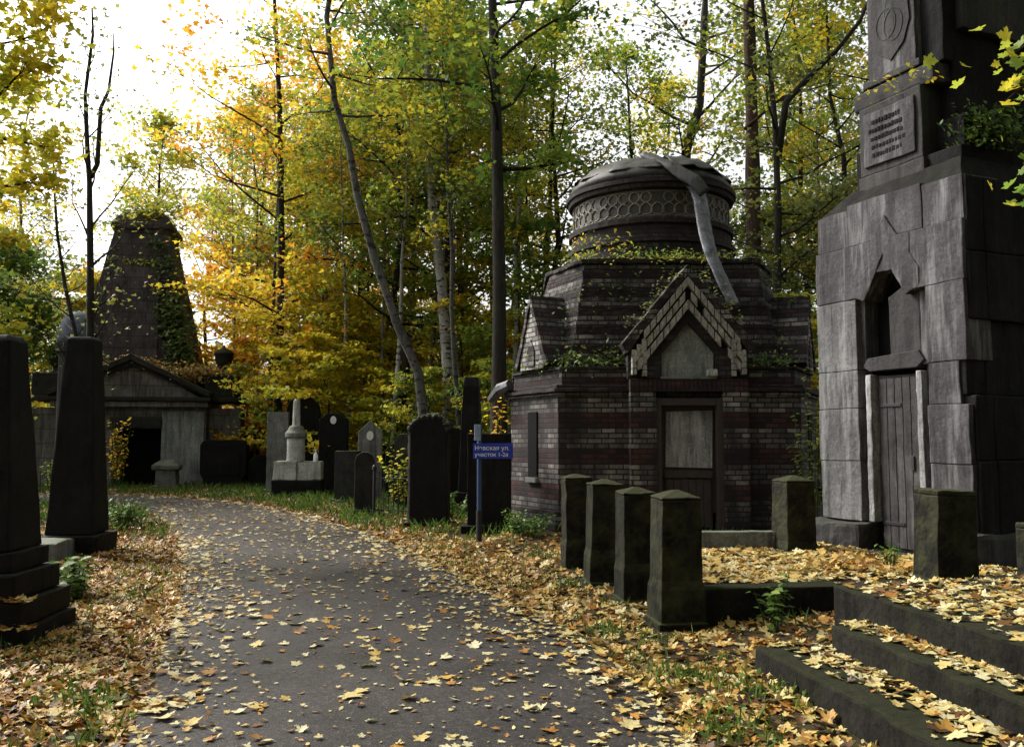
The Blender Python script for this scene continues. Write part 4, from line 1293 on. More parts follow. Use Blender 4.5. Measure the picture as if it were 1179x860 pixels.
LAB = {'tall': ('tall dark trunked maple with a broad autumn crown deep in the woods behind the graves', 'tall maples in the woods'),
       'tall2': ('tall green and yellow maple with dark trunk in the woods behind the graves', 'green maples in the woods'),
       'birch': ('thin pale birch with yellow leaves deep in the woods', 'birches in the woods'),
       'sapling': ('young yellow maple with flat leaf layers growing under the tall trees', 'young maples under the tall trees'),
       'sapling2': ('low bushy young maple growing in the undergrowth behind the graves', 'low young maples in the undergrowth'),
       'pole': ('thin straight dark tree with a small high crown in the woods', 'thin straight trees in the woods')}
rng = random.Random(99)
used = set()
PLACED = []


def plant(kind, x, y, s=1.0, leafm=None, label=None, group=None, lean=0.0):
    z = float(ground_z([x], [y])[0])
    lab, grp = LAB[kind]
    lab = label or lab; grp = group or grp
    if kind not in used:
        o = kinds[kind]; used.add(kind)
        o['label'] = lab; o['group'] = grp
        o.location = (x, y, z); o.rotation_euler = (0, 0, rng.random() * 6.28); o.scale = (s,) * 3
    else:
        o = copy_tree(kinds[kind], (x, y, z), rng.random() * 6.28, lab, grp, s)
    if kind == 'pole' and rng.random() < .5: recolour(o, None, rng.choice(['bark_grey', 'bark_birch', 'bark_old_birch']))
    if leafm: recolour(o, leafm)
    PLACED.append((x, y))
    return o


# front of the woods, read from the photograph: (kind, px, distance, scale, leaves)
spots = [('sapling', 322, 34, .95, 'leaf_orange'), ('sapling', 345, 32, 1.1, 'leaf_yellow'), ('sapling', 375, 30, 1.0, 'leaf_yellow'), ('sapling', 410, 32, .95, 'leaf_yellow'),
         ('sapling2', 330, 30, 1.1, 'leaf_mixed'), ('sapling2', 390, 28, 1.0, 'leaf_yellow'), ('sapling2', 430, 29, .9, 'leaf_yellow'), ('sapling2', 474, 26, .75, 'leaf_mixed'), ('sapling2', 452, 34, 1.1, 'leaf_orange'), ('pole', 437, 38, 1.1, None), ('pole', 462, 32, .9, None), ('pole', 498, 32, 1.0, None), ('pole', 353, 34, .9, None), ('pole', 620, 33, 1.0, None),
         ('sapling', 450, 33, 1.1, 'leaf_mixed'), ('sapling', 545, 29, 1.0, 'leaf_mixed'), ('sapling2', 560, 25, .8, 'leaf_mixed'), ('sapling', 600, 28, 1.2, 'leaf_green'),
         ('pole', 346, 37, 1.0, None), ('pole', 372, 35, 1.0, None), ('pole', 397, 36, .9, None), ('pole', 442, 30, .9, None), ('pole', 300, 36, 1.0, None), ('pole', 531, 25, .9, None), ('pole', 545, 31, 1.1, None), ('pole', 527, 34, 1.1, None),
         ('tall', 285, 41, .95, 'leaf_orange'), ('tall', 335, 42, .95, 'leaf_orange'), ('tall', 410, 36, .95, 'leaf_green'), ('tall', 470, 33, .95, 'leaf_green'), ('tall', 535, 38, 1.0, 'leaf_mixed'), ('tall', 620, 34, .9, 'leaf_green'), 
         ('tall2', 455, 29, 1.0, 'leaf_green'), ('tall2', 525, 30, 1.05, 'leaf_green'), ('tall2', 640, 28, .95, 'leaf_mixed'), ('tall2', 745, 31, .95, 'leaf_green'), ('tall2', 380, 40, 1.1, 'leaf_mixed'), ('tall2', 300, 42, 1.05, 'leaf_orange'),
         ('tall2', 930, 27, .95, 'leaf_mixed'), ('tall2', 985, 24, .9, 'leaf_mixed'), ('tall2', 905, 34, 1.05, 'leaf_olive'), ('sapling', 960, 22, 1.1, 'leaf_olive'), ('sapling', 915, 26, 1.2, 'leaf_olive'), ('sapling2', 950, 18, .9, 'leaf_mixed'),
         ('birch', 505, 36, 1.0, None), ('birch', 590, 40, 1.0, None), ('birch', 425, 44, 1.0, None), ('birch', 760, 40, 1.0, None),
         ('tall2', 228, 44, .85, 'leaf_yellow'), ('sapling', 50, 41, 1.3, 'leaf_mixed'), ('sapling', -45, 30, 1.2, 'leaf_olive'), ('tall2', 20, 40, .8, 'leaf_olive'), ('sapling', 100, 42, 1.3, 'leaf_mixed'),
         ('sapling', 160, 46, 1.2, 'leaf_mixed'), ('birch', 15, 33, .8, None), ('sapling', -60, 24, 1.2, 'leaf_mixed'), ('sapling', 292, 37, 1.45, 'leaf_orange'), ('sapling', 335, 39, 1.5, 'leaf_orange'),
         ('sapling2', 400, 36, 1.3, 'leaf_yellow'), ('sapling2', 440, 38, 1.4, 'leaf_yellow'), ('sapling2', 480, 34, 1.3, 'leaf_mixed'), ('sapling2', 515, 31, 1.2, 'leaf_yellow'), ('sapling2', 540, 36, 1.4, 'leaf_mixed'), ('sapling2', 575, 31, 1.2, 'leaf_orange'), ('sapling', 505, 41, 1.2, 'leaf_yellow'), ('sapling', 430, 45, 1.3, 'leaf_orange'), ('sapling', 370, 46, 1.3, 'leaf_yellow'), ('sapling2', 310, 33, 1.1, 'leaf_orange'), ('pole', 312, 30, .9, None), ('pole', 360, 31, .85, None), ('pole', 383, 33, 1.0, None), ('pole', 405, 29, .8, None), ('pole', 424, 34, 1.0, None), ('pole', 452, 27, .9, None), ('pole', 470, 37, 1.0, None), ('pole', 489, 29, 1.1, None), ('pole', 534, 28, 1.0, None), ('pole', 556, 34, 1.0, None), ('pole', 585, 27, .9, None), ('pole', 275, 35, .9, None), ('pole', 330, 44, 1.1, None), ('pole', 600, 36, 1.1, None), ('pole', 915, 30, 1.0, None), ('pole', 945, 26, .9, None), ('pole', 965, 33, 1.1, None)]
for k, px, d, s, lm in spots:
    x, y, _ = at_px(px, d)
    plant(k, x, y, s, lm)
# deeper woods
n_try = 0
while n_try < 400 and len(PLACED) < 118:
    n_try += 1
    d = rng.uniform(34, 66)
    px = rng.uniform(-160, 1330)
    x, y, _ = at_px(px, d)
    if 610 < px < 1000 and rng.random() < .6: continue
    if any((x - a) ** 2 + (y - b_) ** 2 < 6.5 for a, b_ in PLACED): continue
    if -160 < px < 245:
        k = rng.choice(['sapling', 'sapling2', 'sapling']); s = rng.uniform(1.1, 1.5)
        if px < 60 and rng.random() < .4: k, s = 'tall2', rng.uniform(.6, .8)
    else:
        k = rng.choice(['tall', 'tall2', 'tall2', 'pole', 'pole', 'birch', 'sapling', 'sapling', 'sapling2']); s = rng.uniform(.85, 1.15)
    if k == 'sapling' and px < 520: lm = rng.choice(['leaf_yellow', 'leaf_orange', 'leaf_mixed'])
    elif px > 600: lm = rng.choice(['leaf_green', 'leaf_mixed', 'leaf_olive'])
    else: lm = rng.choice(['leaf_green', 'leaf_mixed', 'leaf_yellow', 'leaf_mixed'])
    plant(k, x, y, s, lm if k != 'birch' else None)
# the cemetery's trees on the near side, which shade the monuments
for (x, y, k, s) in ((-7.5, -3, 'tall', .95), (5.5, -2.5, 'tall', 1.0), (-3.5, -8, 'tall', 1.0), (3, -9, 'tall2', 1.1), (9.5, 2, 'tall', 1.0), (10, 7.5, 'tall2', 1.05), (12.5, 12, 'tall', 1.0), (-11, 2.5, 'tall2', 1.0), (-12, -5, 'tall', 1.0), (13, -3, 'tall', 1.0), (15, 18, 'tall', 1.0), (0, -14, 'tall', 1.1), (8, -9, 'tall', 1.0), (-8, -12, 'tall', 1.0), (11, 22, 'tall2', 1.0), (16, 6, 'tall', 1.1), (-5, -5, 'tall2', 1.0), (2, -5, 'tall', .9), (6.5, -6, 'tall2', 1.0), (-2, -11, 'tall2', 1.1), (-9, -8, 'tall2', 1.1), (6, -13, 'tall', 1.2), (7.2, 2.2, 'tall2', .95), (-6.5, 1.5, 'tall2', .95), (-14, 0, 'tall', 1.0), (13, -9, 'tall2', 1.1), (0, -19, 'tall', 1.1), (-12, -15, 'tall', 1.2), (10, -17, 'tall', 1.2), (18, 1, 'tall', 1.1), (-16, -8, 'tall', 1.1), (9, -5, 'sapling', 1.3), (-5.5, -7, 'sapling', 1.3), (1, -8, 'sapling', 1.4), (4.5, -11, 'sapling', 1.4), (-10, -4, 'sapling', 1.4), (12, 0, 'sapling', 1.4)):
    plant(k, x, y, s, rng.choice(['leaf_mixed', 'leaf_green']), 'tall maple standing outside the picture on the near side of the cemetery', 'trees on the near side of the cemetery')

# the closed mass of the far wood
nr = np.random.default_rng(77)
n = 45000
ang = nr.uniform(R(-46), R(46), n)
dist = nr.uniform(66, 100, n)
top = np.where(ang < R(-18), 6.0, 8.5) + 2.5 * np.sin(ang * 31) + 2 * np.sin(ang * 77 + 1)
zz = nr.random(n) ** 1.15 * top
pos = np.stack([np.sin(ang) * dist, np.cos(ang) * dist, zz], 1)
cl = np.clip(.45 + .3 * np.sin(ang * 40 + zz * .6) + nr.normal(0, .15, n), 0, 1)
fw_ = scatter('far_wood', TREE_LEAF, pos, nr.normal(0, 1, (n, 3)) + np.array([0, -.5, .4]), nr.uniform(.45, .95, n), cl, M['leaf_mixed'], nr)
tag(fw_, 'distant mass of autumn woodland closing the view behind the trees', 'woodland', kind='stuff')
tm = MB()
for i in range(150):
    a = nr.uniform(R(-46), R(46)); d = nr.uniform(62, 95)
    x, y = math.sin(a) * d, math.cos(a) * d
    h = nr.uniform(9, 17) * (.6 if a < R(-18) else 1)
    tm.tube([(x, y, -.2), (x + nr.normal(0, .3), y, h * .5), (x + nr.normal(0, .6), y, h)], [.2, .14, .05], 5)
tag(tm.build('far_wood', M['bark_dark']), 'dark thin trunks of the distant wood', 'woodland', kind='stuff')

# ------------------------------------------------------------------ low plants
def plant_leaves(name, label, cat, loc_, h, spread, nst, nl, leaf, mat, seed, group=None, tmpl=OVAL, stem=.006, droop=.3):
    rg = np.random.default_rng(seed)
    o = thing(name, label, cat, loc_, 0, group)
    st = MB(); P, N, T = [], [], []
    for i in range(nst):
        a = rg.random() * 6.28; r = spread * rg.random() ** .7
        base = Vector((math.cos(a) * r * .35, math.sin(a) * r * .35, -.02))
        tipv = Vector((math.cos(a) * r, math.sin(a) * r, h * rg.uniform(.6, 1.05)))
        midv = (base + tipv) / 2 + Vector((0, 0, h * .1))
        pts = [base, midv, tipv]
        st.tube(pts, [stem, stem * .8, stem * .4], 5)
        for k in range(nl):
            q, _ = polyline(pts, .25 + .75 * (k + rg.random()) / nl)
            b2 = rg.random() * 6.28
            off = Vector((math.cos(b2), math.sin(b2), -droop * .3)) * leaf * .55
            P.append(tuple(q + off)); N.append((math.cos(b2) * .4 + rg.normal(0, .2), math.sin(b2) * .4 + rg.normal(0, .2), 1)); T.append(np.clip(rg.normal(.5, .18), 0, 1))
    st.build('stem', M['grass'], o)
    m = len(P)
    scatter('foliage', tmpl, np.array(P), np.array(N), leaf * rg.uniform(.6, 1.25, m), np.array(T), M[mat], rg, o)
    return o


q = gp(893, 735)
plant_leaves('leafy_plant', 'bright green nettle like plant growing by the foot of the steps', 'plant', (q.x, q.y + .05, 0.02), .52, .16, 7, 12, .095, 'grass', 1)
q = gp(150, 612)
plant_leaves('green_bush', 'low green bush beside the base of the second obelisk', 'bush', (q.x - .1, q.y, 0), .6, .45, 34, 16, .09, 'grass', 2)
plant_leaves('green_bush', 'tangle of green leaves between the stepped obelisk base and the path', 'bush', (gp(92, 690).x - .05, gp(92, 690).y, 0), .42, .32, 22, 10, .12, 'grass', 3)
q = at_px(137, 27.6)
plant_leaves('ragged_bush', 'ragged bush with rusty leaves before the pyramid mausoleum doorway', 'bush', (q[0], q[1], 0), 2.3, .9, 13, 20, .15, 'leaf_orange', 4, stem=.02)
q = gp(1068, 655, .56)
plant_leaves('leafy_plant', 'dark little plant at the foot of the flat topped bollard', 'plant', (q.x - .15, 7.5, .56), .17, .12, 6, 8, .06, 'grass', 5)
q = at_px(606, 14.1)
plant_leaves('green_bush', 'grassy green weeds at the near corner of the brick mausoleum', 'bush', (q[0], q[1], 0), .5, .5, 34, 14, .08, 'grass', 6)
q = at_px(522, 17.3)
plant_leaves('green_bush', 'pale green low bush between the ornate stele and the signpost slab', 'bush', (q[0], q[1], 0), .6, .45, 26, 12, .10, 'grass', 7)
q = at_px(262, 30.2)
plant_leaves('green_bush', 'weedy shrub rising behind the squat black gravestone', 'bush', (q[0], q[1] + .4, 0), 1.7, .5, 14, 16, .14, 'leaf_green', 8, stem=.015)
q = at_px(470, 19.4)
plant_leaves('green_bush', 'scrubby bush with yellow leaves behind the iron fence', 'bush', (q[0], q[1] + .5, 0), 1.5, .8, 24, 18, .13, 'leaf_mixed', 9, stem=.012)
q = at_px(575, 17.5)
plant_leaves('green_bush', 'thin shrub with orange leaves between slab and brick wall', 'bush', (q[0] - .1, q[1], 0), 2.6, .6, 14, 20, .13, 'leaf_orange', 10, stem=.012)
q = at_px(66, 27)
plant_leaves('green_bush', 'yellow green shrub between the two left obelisks', 'bush', (q[0], q[1], 0), 1.0, .4, 16, 12, .14, 'leaf_green', 14, stem=.015)
q = at_px(946, 13.0)
plant_leaves('green_bush', 'leafy shrub in the gap between brick mausoleum and grey tower', 'bush', (q[0] + .1, q[1] + .8, 0), 2.6, .4, 9, 22, .11, 'leaf_olive', 15, stem=.012)


# creepers and moss growth on masonry (leaf mats lying on the walls)
def creeper(label, centres, per, sig, leaf, mat, seed, vine=None, group=None, tmpl=OVAL, nbias=(0, -.6, .6)):
    rg = np.random.default_rng(seed)
    o = thing('creeper', label, 'creeper', tuple(centres[0]), 0, group)
    C = np.array([tuple(Vector(c) - Vector(centres[0])) for c in centres])
    idx = np.repeat(np.arange(len(C)), per)
    pos = C[idx] + rg.normal(0, 1, (len(idx), 3)) * np.array(sig)
    nr_ = np.array(nbias) + rg.normal(0, .45, (len(idx), 3))
    scatter('foliage', tmpl, pos, nr_, leaf * rg.uniform(.5, 1.3, len(idx)), np.clip(rg.normal(.5, .22, len(idx)), 0, 1), M[mat], rg, o)
    w = MB()
    for v in (vine or []):
        w.tube([Vector(q) - Vector(centres[0]) for q in v], .012, 5)
    if vine: w.build('vine', M['bark_dark'], o)
    return o


BB = Vector((bm_x, bm_y, 0))
cc = [BB + Vector((-1.9 + .22 * i, -2.45 + (.35 if i > 5 else 0) * 0, 2.92 + .05 * math.sin(i * 1.7))) for i in range(6)]
creeper('thick leafy creeper along the ledge of the brick mausoleum left of its gable', cc, 130, (.16, .13, .14), .085, 'leaf_ivy', 1)
cc = [BB + Vector((-1.55 + .25 * (i % 5) + .1 * math.sin(i), -2.20 + .03 * (i // 5), 3.15 + .28 * (i // 5))) for i in range(25)]
creeper('thin trailing creeper with yellowing leaves on the stepped upper wall', cc, 36, (.17, .07, .17), .085, 'leaf_ivy', 2, [[BB + Vector((-1.5 + .3 * k, -2.22, 2.9)), BB + Vector((-1.4 + .3 * k, -2.1, 3.6)), BB + Vector((-1.3 + .34 * k, -1.97, 4.6))] for k in range(4)])
cc = [BB + Vector((-.5 + .18 * i, -1.9, 4.92 + .04 * math.sin(i * 2))) for i in range(6)]
creeper('bright moss and weeds on the ledge above the gable of the brick mausoleum', cc, 45, (.12, .1, .05), .07, 'grass', 3, nbias=(0, -.3, 1))
cc = [BB + Vector((-1.75 + .17 * (i % 7), -1.72 + .03 * (i % 7) - .2 * min(1, abs(i % 7 - 1) * .1), 4.9 + .2 * (i // 7))) for i in range(21)]
creeper('wispy creeper climbing the base of the brick drum', cc, 7, (.14, .08, .1), .08, 'leaf_mixed', 4)
cc = [BB + Vector((2.3 - .2 * i, -1.9 - .05 * i, 4.2 + .1 * i)) for i in range(4)] + [BB + Vector((2.2, -2.2, 3.2)), BB + Vector((1.6, -2.45, 2.95)), BB + Vector((2.0, -2.4, 3.0))]
creeper('dark creeper on the shaded right shoulder of the brick mausoleum', cc, 40, (.25, .12, .2), .085, 'leaf_ivy', 5)
cc = [BB + Vector((x, -2.2 + .12 * abs(x) + .1 * math.sin(x * 9), 4.86 + .05 * math.sin(x * 7))) for x in np.linspace(-1.75, 1.85, 19)]
creeper('ragged fringe of moss and dry weeds along the top cornice of the brick mausoleum', cc, 34, (.1, .1, .06), .07, 'leaf_mixed', 21, nbias=(0, -.4, .9))
cc = [BB + Vector((x, -2.55, 2.9 + .05 * math.sin(x * 11))) for x in (1.25, 1.45, 1.65, 1.85)] + [BB + Vector((-2.1 - .13 * k, -2.35 + .26 * k, 2.95)) for k in range(4)]
creeper('moss and ferns along the lower ledge at both ends of the brick mausoleum', cc, 60, (.12, .1, .09), .075, 'leaf_ivy', 22)
cc = [BB + Vector((.11 + s_ * (.25 + .2 * k), -2.95 + .12 * (k % 2), 4.36 - .25 * k)) for s_ in (-1, 1) for k in range(4)]
creeper('dry moss and dead leaves caught on the gable slopes of the brick mausoleum', cc, 40, (.1, .2, .06), .065, 'leaf_olive', 23, nbias=(0, -.2, 1))
# pyramid growth
def pyr(x, y, z): 
    a, b_ = rot2(x, y, R(11)); return Vector((-13.2 + a, 30.2 + b_, z))
creeper('yellow green growth crowning the top of the pyramid', [pyr(-.42 + .65 * math.cos(k), 3.1 + .5 * math.sin(k), 9.9 + .3 * (k % 4)) for k in range(22)], 80, (.4, .35, .25), .22, 'leaf_mixed', 6, nbias=(0, -.2, 1))
creeper('dark ivy hanging down the right flank of the pyramid', [pyr(.25 + .115 * k * 1.0, 2.35 - .11 * k, 9.0 - .5 * k) for k in range(10)] + [pyr(.8 + .1 * k, 1.7 - .1 * k, 6.6 - .4 * k) for k in range(6)], 90, (.34, .2, .35), .2, 'leaf_ivy', 7)
creeper('mat of green ivy on the left edge of the pyramid', [pyr(-1.2 - .13 * k, 2.5 - .12 * k, 8.8 - .55 * k) for k in range(9)], 40, (.2, .15, .3), .15, 'leaf_ivy', 8)
creeper('ledge of yellowing plants across the pyramid near its top', [pyr(-1.3 + .25 * k, 2.2, 8.25) for k in range(7)], 22, (.15, .12, .09), .15, 'leaf_mixed', 9)
creeper('rusty dead leaves and bracken heaped on the pediment of the pyramid mausoleum', [pyr(-1.6 + .3 * k, .55, 3.75 + .55 * (1 - abs(k - 5.5) / 6)) for k in range(12)] + [pyr(1.7 + .25 * k, .9, 4.05) for k in range(5)], 200, (.28, .34, .15), .14, 'litter', 10, tmpl=TREE_LEAF, nbias=(0, -.2, 1))
# tower growth
TT = lambda x, y, z: Vector((A0.x + rot2(x, y, TA)[0], A0.y + rot2(x, y, TA)[1], z))
creeper('rounded tuft of yellow green ferns on the ledge of the grey tower', [TT(1.98 + .12 * math.cos(k), .75 + .26 * math.sin(k), 5.0 + .09 * (k % 4)) for k in range(18)], 75, (.12, .16, .09), .08, 'leaf_ivy', 11, nbias=(.5, -.3, .8))
creeper('small trailing weeds with yellow leaves on the upper ledge of the grey tower', [TT(.9 + .2 * k, .1, 5.9 - .02 * k + .12 * (k % 2)) for k in range(5)], 9, (.07, .06, .07), .075, 'leaf_yellow', 12)

# ------------------------------------------------------------------ fallen leaves
lr = np.random.default_rng(123)


def blocked(x, y):
    m = np.zeros(len(x), bool)
    for ex, ey, a, b_, ang in EXCL:
        c, s = math.cos(-ang), math.sin(-ang)
        dx, dy = x - ex, y - ey
        lx, ly = dx * c - dy * s, dx * s + dy * c
        m |= (np.abs(lx) < a) & (np.abs(ly) < b_)
    return m


def in_view(x, y, pad=1.5):
    return (y > 2.2) & (np.abs(x) < .62 * y + pad)


def litter(name, label, pos, size, tint, lift=.005, tilt=.24, curlmax=1.6):
    n = len(pos)
    nrm = np.array([0, 0, 1.0]) + lr.normal(0, tilt, (n, 3)) * np.array([1, 1, .2])
    pos = pos.copy()
    pos[:, 2] += lift + lr.random(n) * .014
    o = scatter(name, MAPLE, pos, nrm, size, tint, M['litter'], lr, curl=lr.uniform(-.6, curlmax, n) * (1 + .9 * (lr.random(n) < .2)))
    return tag(o, label, 'fallen leaves', kind='stuff')


N = 520000
yy = 2.5 + 33 * lr.random(N) ** 1.55
xx = lr.uniform(-1, 1, N) * (.62 * yy + 1.5)
# sample density of the proposal ~ 1 / (y-range derivative * width)
pdf = N / (33 * 1.55 * ((yy - 2.5) / 33) ** (1 - 1 / 1.55) + 1e-6) / (2 * (.62 * yy + 1.5))
ins_ = in_poly(xx, yy, PATH_POLY)
ed = edge_dist(xx, yy)
side = xx > -2.5
patch = .5 + .5 * np.sin(xx * 2.1 + 1.3 * np.sin(yy * 1.7)) * np.sin(yy * 1.9 + xx)
want = np.where(ins_, 24 + 190 * np.exp(-ed / .28) + 42 * patch ** 2,
                np.where(ed < 1.2, 400 - 130 * (patch > .85) - 90 * ed, 160 * (.5 + patch)))
want *= np.where((xx < -1.6 - .22 * (yy - 4)) & ~ins_ & (ed < 1.6), 1.45, 1.0)
want *= np.where(yy > 14, .55, 1.0) * np.where(yy > 22, .6, 1)
keep = (lr.random(N) < want / pdf) & ~blocked(xx, yy)
# keep clear of steps and bed (they get their own leaves)
bx, by = xx - P4.x, yy - P4.y
lx = bx * .988 + by * .156; ly = -bx * .156 + by * .988
keep &= ~((lx > -.05) & (ly > -.1) & (ly < 3.1))
sx, sy = xx - S1.x, yy - S1.y
lx2 = sx * .988 + sy * .156; ly2 = -sx * .156 + sy * .988
keep &= ~((lx2 > 0) & (ly2 < .03) & (ly2 > -4.4)) & ~((lx2 > l2.x - .02) & (ly2 < l2.y + .03))
xx, yy, ins_, ed = xx[keep], yy[keep], ins_[keep], ed[keep]
zz = np.where(ins_, .02, ground_z(xx, yy, ins_, ed))
nL = len(xx)
orange = np.clip(.5 - .35 * np.tanh((xx + 1.2) * .5), 0, 1)    # the left verge lies redder than the right
tint = np.clip(lr.normal(np.where(ins_, .70, .63), .2, nL) - .30 * orange * (~ins_) - .16 * (~ins_) * np.clip((yy - 9) / 8, 0, 1), 0, 1)
tint = np.where(lr.random(nL) < .22, lr.uniform(0, .34, nL), tint)
size = lr.gamma(7, .0098, nL) * np.where(yy > 14, 1.25, 1.0)
size = np.clip(size, .03, .135)
pos = np.stack([xx, yy, zz], 1)
litter('fallen_leaves', 'yellow and brown fallen maple leaves carpeting the verges', pos[~ins_], size[~ins_] * .9, tint[~ins_], tilt=.34, curlmax=2.3)
litter('fallen_leaves', 'pale fallen maple leaves dotted flat over the asphalt path', pos[ins_], size[ins_] * .78 * lr.choice([.7, 1.0, 1.35], ins_.sum(), p=[.4, .4, .2]), np.clip(tint[ins_] + .14, 0, 1), .004, .13, 1.7)
# crumbled leaf bits and small birch leaves
m = 26000
k = lr.integers(0, nL, m)
cx_, cy_ = xx[k] + lr.normal(0, .35, m), yy[k] + lr.normal(0, .35, m)
ok = ~blocked(cx_, cy_) & ~(((cx_ - P4.x) * .988 + (cy_ - P4.y) * .156 > -.05) & (-(cx_ - P4.x) * .156 + (cy_ - P4.y) * .988 > -.1)) & ~(((cx_ - S1.x) * .988 + (cy_ - S1.y) * .156 > 0) & (-(cx_ - S1.x) * .156 + (cy_ - S1.y) * .988 < .03))
cx_, cy_ = cx_[ok], cy_[ok]
m = len(cx_)
ic = in_poly(cx_, cy_, PATH_POLY)
cz_ = np.where(ic, .03, ground_z(cx_, cy_) + .03)
o = scatter('fallen_leaves', OVAL, np.stack([cx_, cy_, cz_], 1), np.array([0, 0, 1.0]) + lr.normal(0, .25, (m, 3)), lr.uniform(.02, .055, m), np.clip(lr.normal(.5, .27, m), 0, 1), M['litter'], lr, curl=lr.uniform(-1, 2, m))
tag(o, 'small oval fallen leaves and crumbs lying between the maple leaves', 'fallen leaves', kind='stuff')
# leaves on the bed and the steps
nb_ = 3800
a, b_ = lr.uniform(.12, 3.7, nb_), lr.uniform(.16, 3.0, nb_)
px_, py_ = c0.x + .988 * a - .156 * b_, c0.y + .156 * a + .988 * b_
ok = ~blocked(px_, py_)
sel = np.stack([px_, py_, np.full(nb_, .30)], 1)[ok]
litter('fallen_leaves', 'pale and orange fallen leaves covering the raised grave bed', sel, np.clip(lr.gamma(7, .0105, len(sel)), .03, .115), np.clip(lr.normal(.62, .25, len(sel)), 0, 1), tilt=.22, curlmax=1.8)
P, = [[]]
for (x0, x1, y0, y1, z1), nn_ in zip(STEPS, (520, 470, 4000)):
    xe = [l2.x, l3.x, x1][len(P)]
    x = lr.uniform(x0 + .01, xe, nn_); y = lr.uniform(y0 + .3, y1 - .03, nn_)
    if nn_ < 1000:      # leaves gather against the riser
        x = x0 + .03 + (xe - x0 - .03) * lr.beta(2.4, 1.1, nn_)
        y = y0 + (y1 - y0) * np.clip(lr.random(nn_) + .05 * np.sin(lr.random(nn_) * 20), 0, .99)
    wx, wy = rot2(x, y, PA)[0] + S1.x, rot2(x, y, PA)[1] + S1.y
    wx = x * math.cos(PA) - y * math.sin(PA) + S1.x; wy = x * math.sin(PA) + y * math.cos(PA) + S1.y
    P.append(np.stack([wx, wy, np.full(nn_, z1)], 1))
sel = np.concatenate(P); sel = sel[~blocked(sel[:, 0], sel[:, 1])]
litter('fallen_leaves', 'pale yellow fallen leaves lying on the treads of the stone steps', sel, np.clip(lr.gamma(6, .0108, len(sel)), .03, .11), np.clip(np.where(lr.random(len(sel)) < .2, lr.uniform(0, .35, len(sel)), lr.normal(.76, .18, len(sel))), 0, 1), tilt=.2, curlmax=1.8)
# drift of leaves against the tower foot, and on the obelisk step
q = gp(985, 645, .4)
n = 130
sel = np.stack([q.x + lr.normal(0, .24, n), q.y + lr.normal(0, .18, n), .32 + np.abs(lr.normal(0, .06, n))], 1)
litter('fallen_leaves', 'small heap of orange leaves against the foot of the grey tower', sel, lr.uniform(.05, .10, n), np.clip(lr.normal(.42, .15, n), 0, 1), tilt=.5)
ox, oy, _ = at_px(8, 7.2)
n = 200
sel = np.stack([ox + lr.uniform(-.5, .5, n), oy + lr.uniform(-.52, -.36, n), np.where(lr.random(n) < .6, .365, .165)], 1)
sel[sel[:, 2] > .3, 1] += .06
litter('fallen_leaves', 'brown leaves on the step of the black obelisk', sel, lr.uniform(.05, .1, n), np.clip(lr.normal(.4, .15, n), 0, 1))
BBn = 500
an = lr.uniform(3.3, 6.1, BBn); rr = lr.uniform(1.85, 2.15, BBn)
sel = np.stack([bm_x + rr * np.cos(an) * 1.0, bm_y + rr * np.sin(an), np.full(BBn, 4.83)], 1)
litter('fallen_leaves', 'leaves lying on the ledge below the brick drum', sel, lr.uniform(.06, .12, BBn), np.clip(lr.normal(.5, .2, BBn), 0, 1))

# ------------------------------------------------------------------ grass
N = 330000
yy = 3 + 27 * lr.random(N) ** 1.5
xx = lr.uniform(-1, 1, N) * (.62 * yy + 1)
ins_ = in_poly(xx, yy, PATH_POLY); ed = edge_dist(xx, yy)
tuft = np.sin(xx * 3.1 + np.sin(yy * 2.3) * 1.5) * np.sin(yy * 2.7 + xx * 1.1) + .55 * np.sin(xx * 7.7 + 2) * np.sin(yy * 6.1)
farv = np.clip((yy - 14) / 6, 0, 1)
tuft = .6 * tuft + lr.normal(0, .35, N)
pk = np.clip(tuft - .27 + .72 * farv, 0, 1) * .7
pk *= np.where(ed < .15, .25, 1)
keep = ~ins_ & (lr.random(N) < pk) & ~blocked(xx, yy)
bx, by = xx - P4.x, yy - P4.y
keep &= ~((bx * .988 + by * .156 > -.05) & (-bx * .156 + by * .988 > -.1) & (-bx * .156 + by * .988 < 3.1))
sx, sy = xx - S1.x, yy - S1.y
keep &= ~((sx * .988 + sy * .156 > -.03) & (-sx * .156 + sy * .988 < 1.0))
xx, yy = xx[keep], yy[keep]
n = len(xx)
nrm = np.stack([lr.normal(0, 1, n), lr.normal(0, 1, n), np.zeros(n)], 1)


def blades(name, label, x, y, z, h, tint):
    m = len(x)
    tv = BLADE[0]
    th = lr.random(m) * 6.28
    lean = lr.uniform(.1, .7, m)
    c, s = np.cos(th), np.sin(th)
    wdt = np.minimum(h * 1.0, .14)
    V_ = np.empty((m, 5, 3))
    for k in range(5):
        lx_, ly_, lz_ = tv[k]
        u = lx_ * wdt; w_ = lz_ ** 2 * lean * h
        V_[:, k, 0] = x + u * c - w_ * s
        V_[:, k, 1] = y + u * s + w_ * c
        V_[:, k, 2] = z + lz_ * h * (1 - .25 * lean)
    F_ = np.arange(m * 5)
    o = np_mesh(name, V_.reshape(-1, 3), F_, np.full(m, 5), M['grass'], None, np.repeat(tint, 5))
    return tag(o, label, 'grass', kind='stuff')


blades('grass', 'tufts of green grass showing through the fallen leaves', xx, yy, ground_z(xx, yy), lr.uniform(.03, .13, n) * (1 + 1.2 * (yy > 14)), np.clip(lr.normal(.5, .2, n), 0, 1))

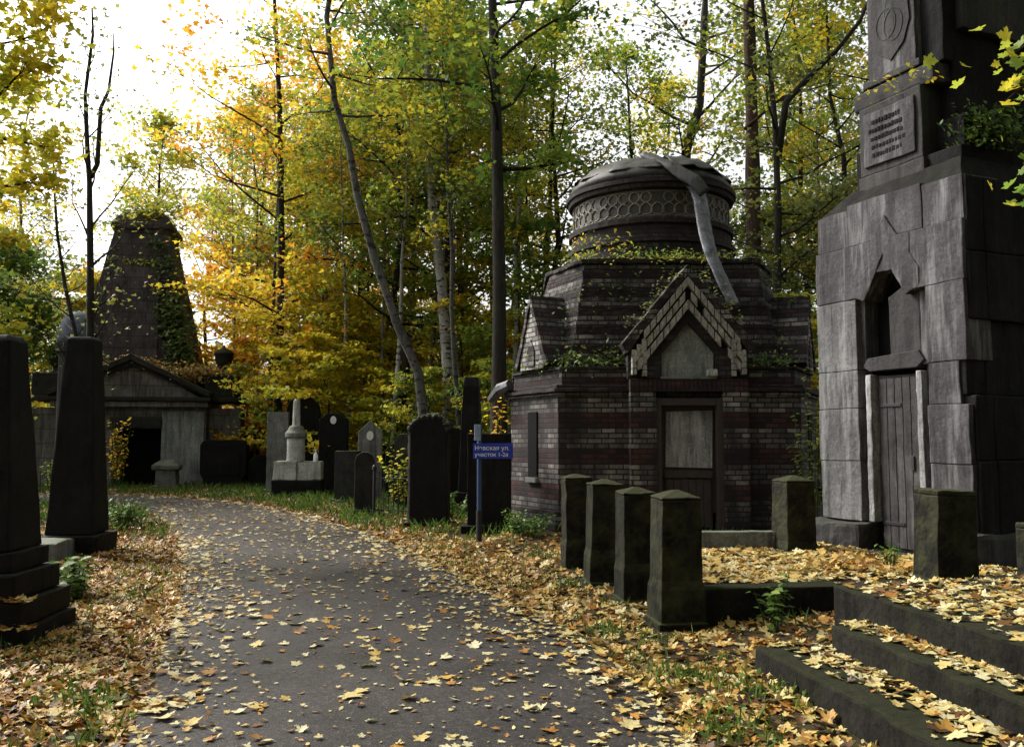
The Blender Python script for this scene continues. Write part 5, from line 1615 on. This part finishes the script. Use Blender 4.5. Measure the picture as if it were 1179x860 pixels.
k = lr.random(n) < .35
kx, ky = xx[k] + lr.normal(0, .05, k.sum()), yy[k] + lr.normal(0, .05, k.sum())
kz = ground_z(kx, ky) + lr.uniform(.02, .07, len(kx))
o = scatter('ground_cover', OVAL, np.stack([kx, ky, kz], 1), np.array([0, 0, 1.0]) + lr.normal(0, .4, (len(kx), 3)), lr.uniform(.025, .065, len(kx)) * (1 + .6 * (ky > 14)), np.clip(lr.normal(.5, .25, len(kx)), 0, 1), M['grass'], lr)
tag(o, 'low broad leaved weeds mixed into the fallen leaves', 'weeds', kind='stuff')

# ------------------------------------------------------------------ light
SUN_EL, SUN_AZ = R(42), R(-62)      # azimuth measured from straight ahead, negative to the left
wd = bpy.data.worlds.new('World')
scene.world = wd
wd.use_nodes = True
nt = wd.node_tree
bgn = nt.nodes['Background']
sky = nt.nodes.new('ShaderNodeTexSky')
sky.sky_type = 'NISHITA'
sky.sun_disc = False
sky.sun_elevation = SUN_EL
sky.sun_rotation = SUN_AZ
sky.air_density = 1.0
sky.dust_density = 6.0
sky.ozone_density = 1.0
hs = nt.nodes.new('ShaderNodeHueSaturation')
hs.inputs['Saturation'].default_value = .12
nt.links.new(sky.outputs[0], hs.inputs['Color'])
nt.links.new(hs.outputs[0], bgn.inputs['Color'])
bgn.inputs['Strength'].default_value = .15
sd = bpy.data.lights.new('sun', 'SUN')
sd.energy = 2.0
sd.angle = R(12)
sd.color = (1.0, .94, .84)
so = bpy.data.objects.new('sun', sd)
COL.objects.link(so)
d = Vector((math.sin(SUN_AZ) * math.cos(SUN_EL), math.cos(SUN_AZ) * math.cos(SUN_EL), math.sin(SUN_EL)))
so.rotation_euler = (-d).to_track_quat('-Z', 'Y').to_euler()
so.location = d * 60

vs = scene.view_settings
vs.view_transform = 'Standard'
vs.look = 'None'
vs.exposure = 1.15
vs.gamma = 1
vs.use_curve_mapping = False
scene.cycles.use_denoising = True
scene.cycles.denoiser = 'OPENIMAGEDENOISE'
scene.cycles.max_bounces = 6
scene.cycles.diffuse_bounces = 3
scene.cycles.transmission_bounces = 3
scene.cycles.glossy_bounces = 2
scene.cycles.sample_clamp_indirect = 8
